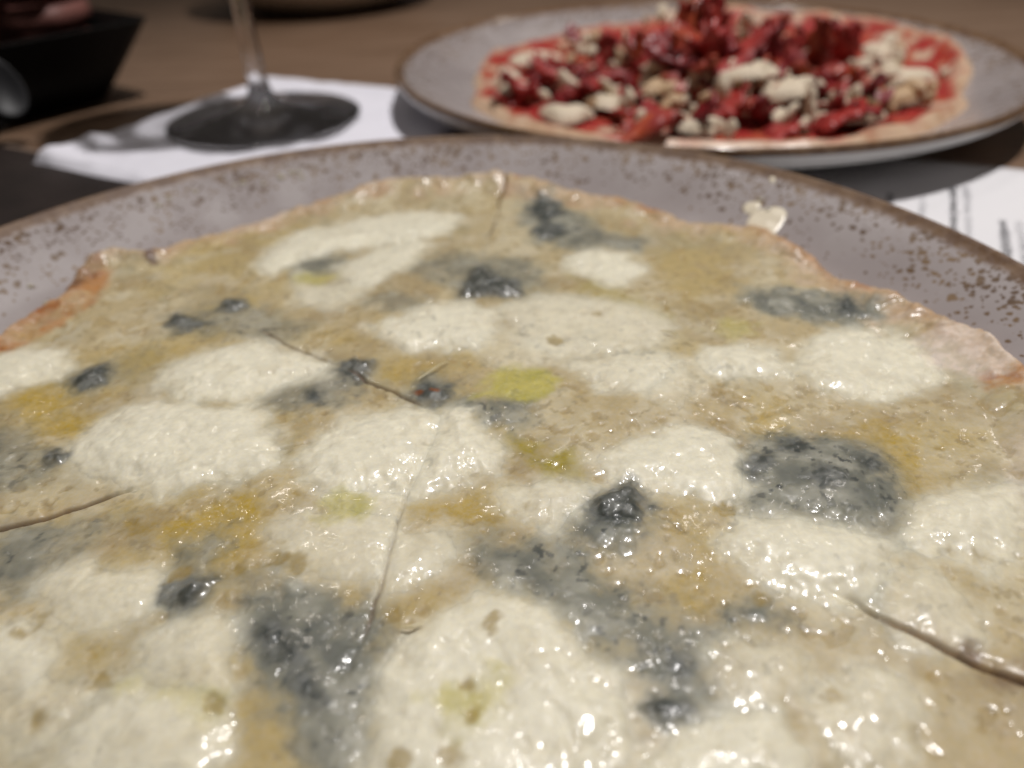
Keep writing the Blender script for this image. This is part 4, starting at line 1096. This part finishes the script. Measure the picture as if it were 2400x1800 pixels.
def sq_ring(half, z, r, n=5):
    return [(x, y, z) for x, y in rounded_rect(half * 2, half * 2, r, n)]


rings = [sq_ring(.05, 0, .010), sq_ring(side / 2, 0.001, .010), sq_ring(side / 2 + .012, .020, .011), sq_ring(side / 2 + .0245, .0405, .012), sq_ring(side / 2 + .0255, .0420, .012), sq_ring(side / 2 + .0240, .0425, .012),
         sq_ring(side / 2 + .0220, .0405, .012), sq_ring(side / 2 + .009, .020, .011), sq_ring(side / 2 - .003, .005, .010), sq_ring(.03, .0042, .010)]
n = len(rings[0]); verts = [v for r in rings for v in r]; faces = []
for k in range(len(rings) - 1):
    for i in range(n):
        j = (i + 1) % n
        faces.append((k * n + i, k * n + j, (k + 1) * n + j, (k + 1) * n + i))
faces.append(tuple(range(n))[::-1]); faces.append(tuple(range((len(rings) - 1) * n, len(rings) * n)))
me = bpy.data.meshes.new("dish_body"); me.from_pydata(verts, [], faces)
mesh_obj("dish_body", me, MAT['black'], dish, smooth=False)
# dark spoon leaning on the near side of the dish
sp = empty("spoon", (-0.243, 0.386, 0.0))
tag(sp, "dark metal spoon leaning against the black dish", "spoon")
bm = bmesh.new(); bmesh.ops.create_uvsphere(bm, u_segments=24, v_segments=14, radius=1)
for v in bm.verts:
    x, y, z = v.co
    v.co = Vector((x * .009 * (1 - .18 * y), y * .014, z * .0022 + .004 * (x * x + y * y) ))
me = bpy.data.meshes.new("spoon_bowl"); bm.to_mesh(me); bm.free()
b_ = mesh_obj("spoon_bowl", me, MAT['steel'], sp); b_.location = (0, 0, .026); b_.rotation_euler = (math.radians(66), 0, math.radians(38))
mesh_obj("spoon_handle", tube("spoon_handle", [(-.004, -.002, .012), (-.012, -.008, .005), (-.04, -.03, .003), (-.09, -.06, .003)], [.0024, .0022, .0022, .003], 10), MAT['steel'], sp)

# fist and forearm of a diner reaching over the dish
def skin_body(name, chains, mat, root):
    verts, edges, rad = [], [], []
    key = {}
    for ch in chains:
        prev = None
        for (x, y, z, r) in ch:
            k = (round(x, 4), round(y, 4), round(z, 4))
            if k not in key:
                key[k] = len(verts); verts.append((x, y, z)); rad.append(r)
            i = key[k]
            if prev is not None and prev != i: edges.append((prev, i))
            prev = i
    me = bpy.data.meshes.new(name); me.from_pydata(verts, edges, [])
    o = bpy.data.objects.new(name, me); COL.objects.link(o)
    md = o.modifiers.new("skin", 'SKIN')
    sv = me.skin_vertices[0].data if me.skin_vertices else None
    if sv is None:
        bpy.context.view_layer.objects.active = o
        sv = me.skin_vertices[0].data
    for i, r in enumerate(rad): sv[i].radius = (r, r)
    sv[root].use_root = True
    md.use_smooth_shade = True
    ss = o.modifiers.new("sub", 'SUBSURF'); ss.levels = 2; ss.render_levels = 2
    dg = bpy.context.evaluated_depsgraph_get()
    out = bpy.data.meshes.new_from_object(o.evaluated_get(dg))
    out.name = name
    bpy.data.objects.remove(o)
    out.materials.clear()
    return mesh_obj(name, out, mat)


# local frame: x runs from wrist to knuckles, z up
palm = [(-.36, .15, .20, .044), (-.21, .065, .115, .036), (-.115, .012, .058, .028), (-.075, 0, .042, .026), (-.045, 0, .040, .030), (-.018, 0, .042, .032), (.008, 0, .044, .024)]
chains = [palm]
for k, (dz, L, r) in enumerate(((.022, .036, .0095), (.004, .040, .0098), (-.014, .037, .0092), (-.028, .030, .0082))):
    zc = .044 + dz
    chains.append([(.008, 0, .044, .024), (.022, .004, zc, r * 1.15), (.032, -.012, zc + .001, r * 1.08), (.024, -.012 - L * .55, zc, r), (.002, -.014 - L * .60, zc - .001, r * .95), (-.008, -.016 - L * .30, zc - .001, r * .8)])
chains.append([(-.045, 0, .040, .030), (-.032, -.022, .060, .0125), (-.008, -.036, .072, .0105), (.016, -.040, .074, .0095), (.030, -.040, .071, .0075)])
hand = skin_body("hand", chains, MAT['skin'], 0)
hand.location = (-0.285, 0.512, 0.004); hand.rotation_euler = (0, 0, math.radians(8)); hand.scale = (.95, .95, .8)
tag(hand, "dim reddish clenched hand reaching over the black dish at far left", "hand")

# cream bowl at the back
bprof = [(0, .004), (.05, .0042), (.075, .010), (.095, .024), (.105, .040), (.109, .052), (.1105, .0535), (.112, .052), (.108, .038), (.098, .020), (.078, .0065), (.060, .003), (.058, 0.0), (.054, 0.0), (.052, .002), (0, .002)]
bw = mesh_obj("bowl", lathe("bowl", catmull(bprof, 4), 96), MAT['cream'])
bw.location = (-0.162, 0.792, 0.0004)
tag(bw, "cream stoneware bowl at the back of the table behind the wine glass", "bowl")
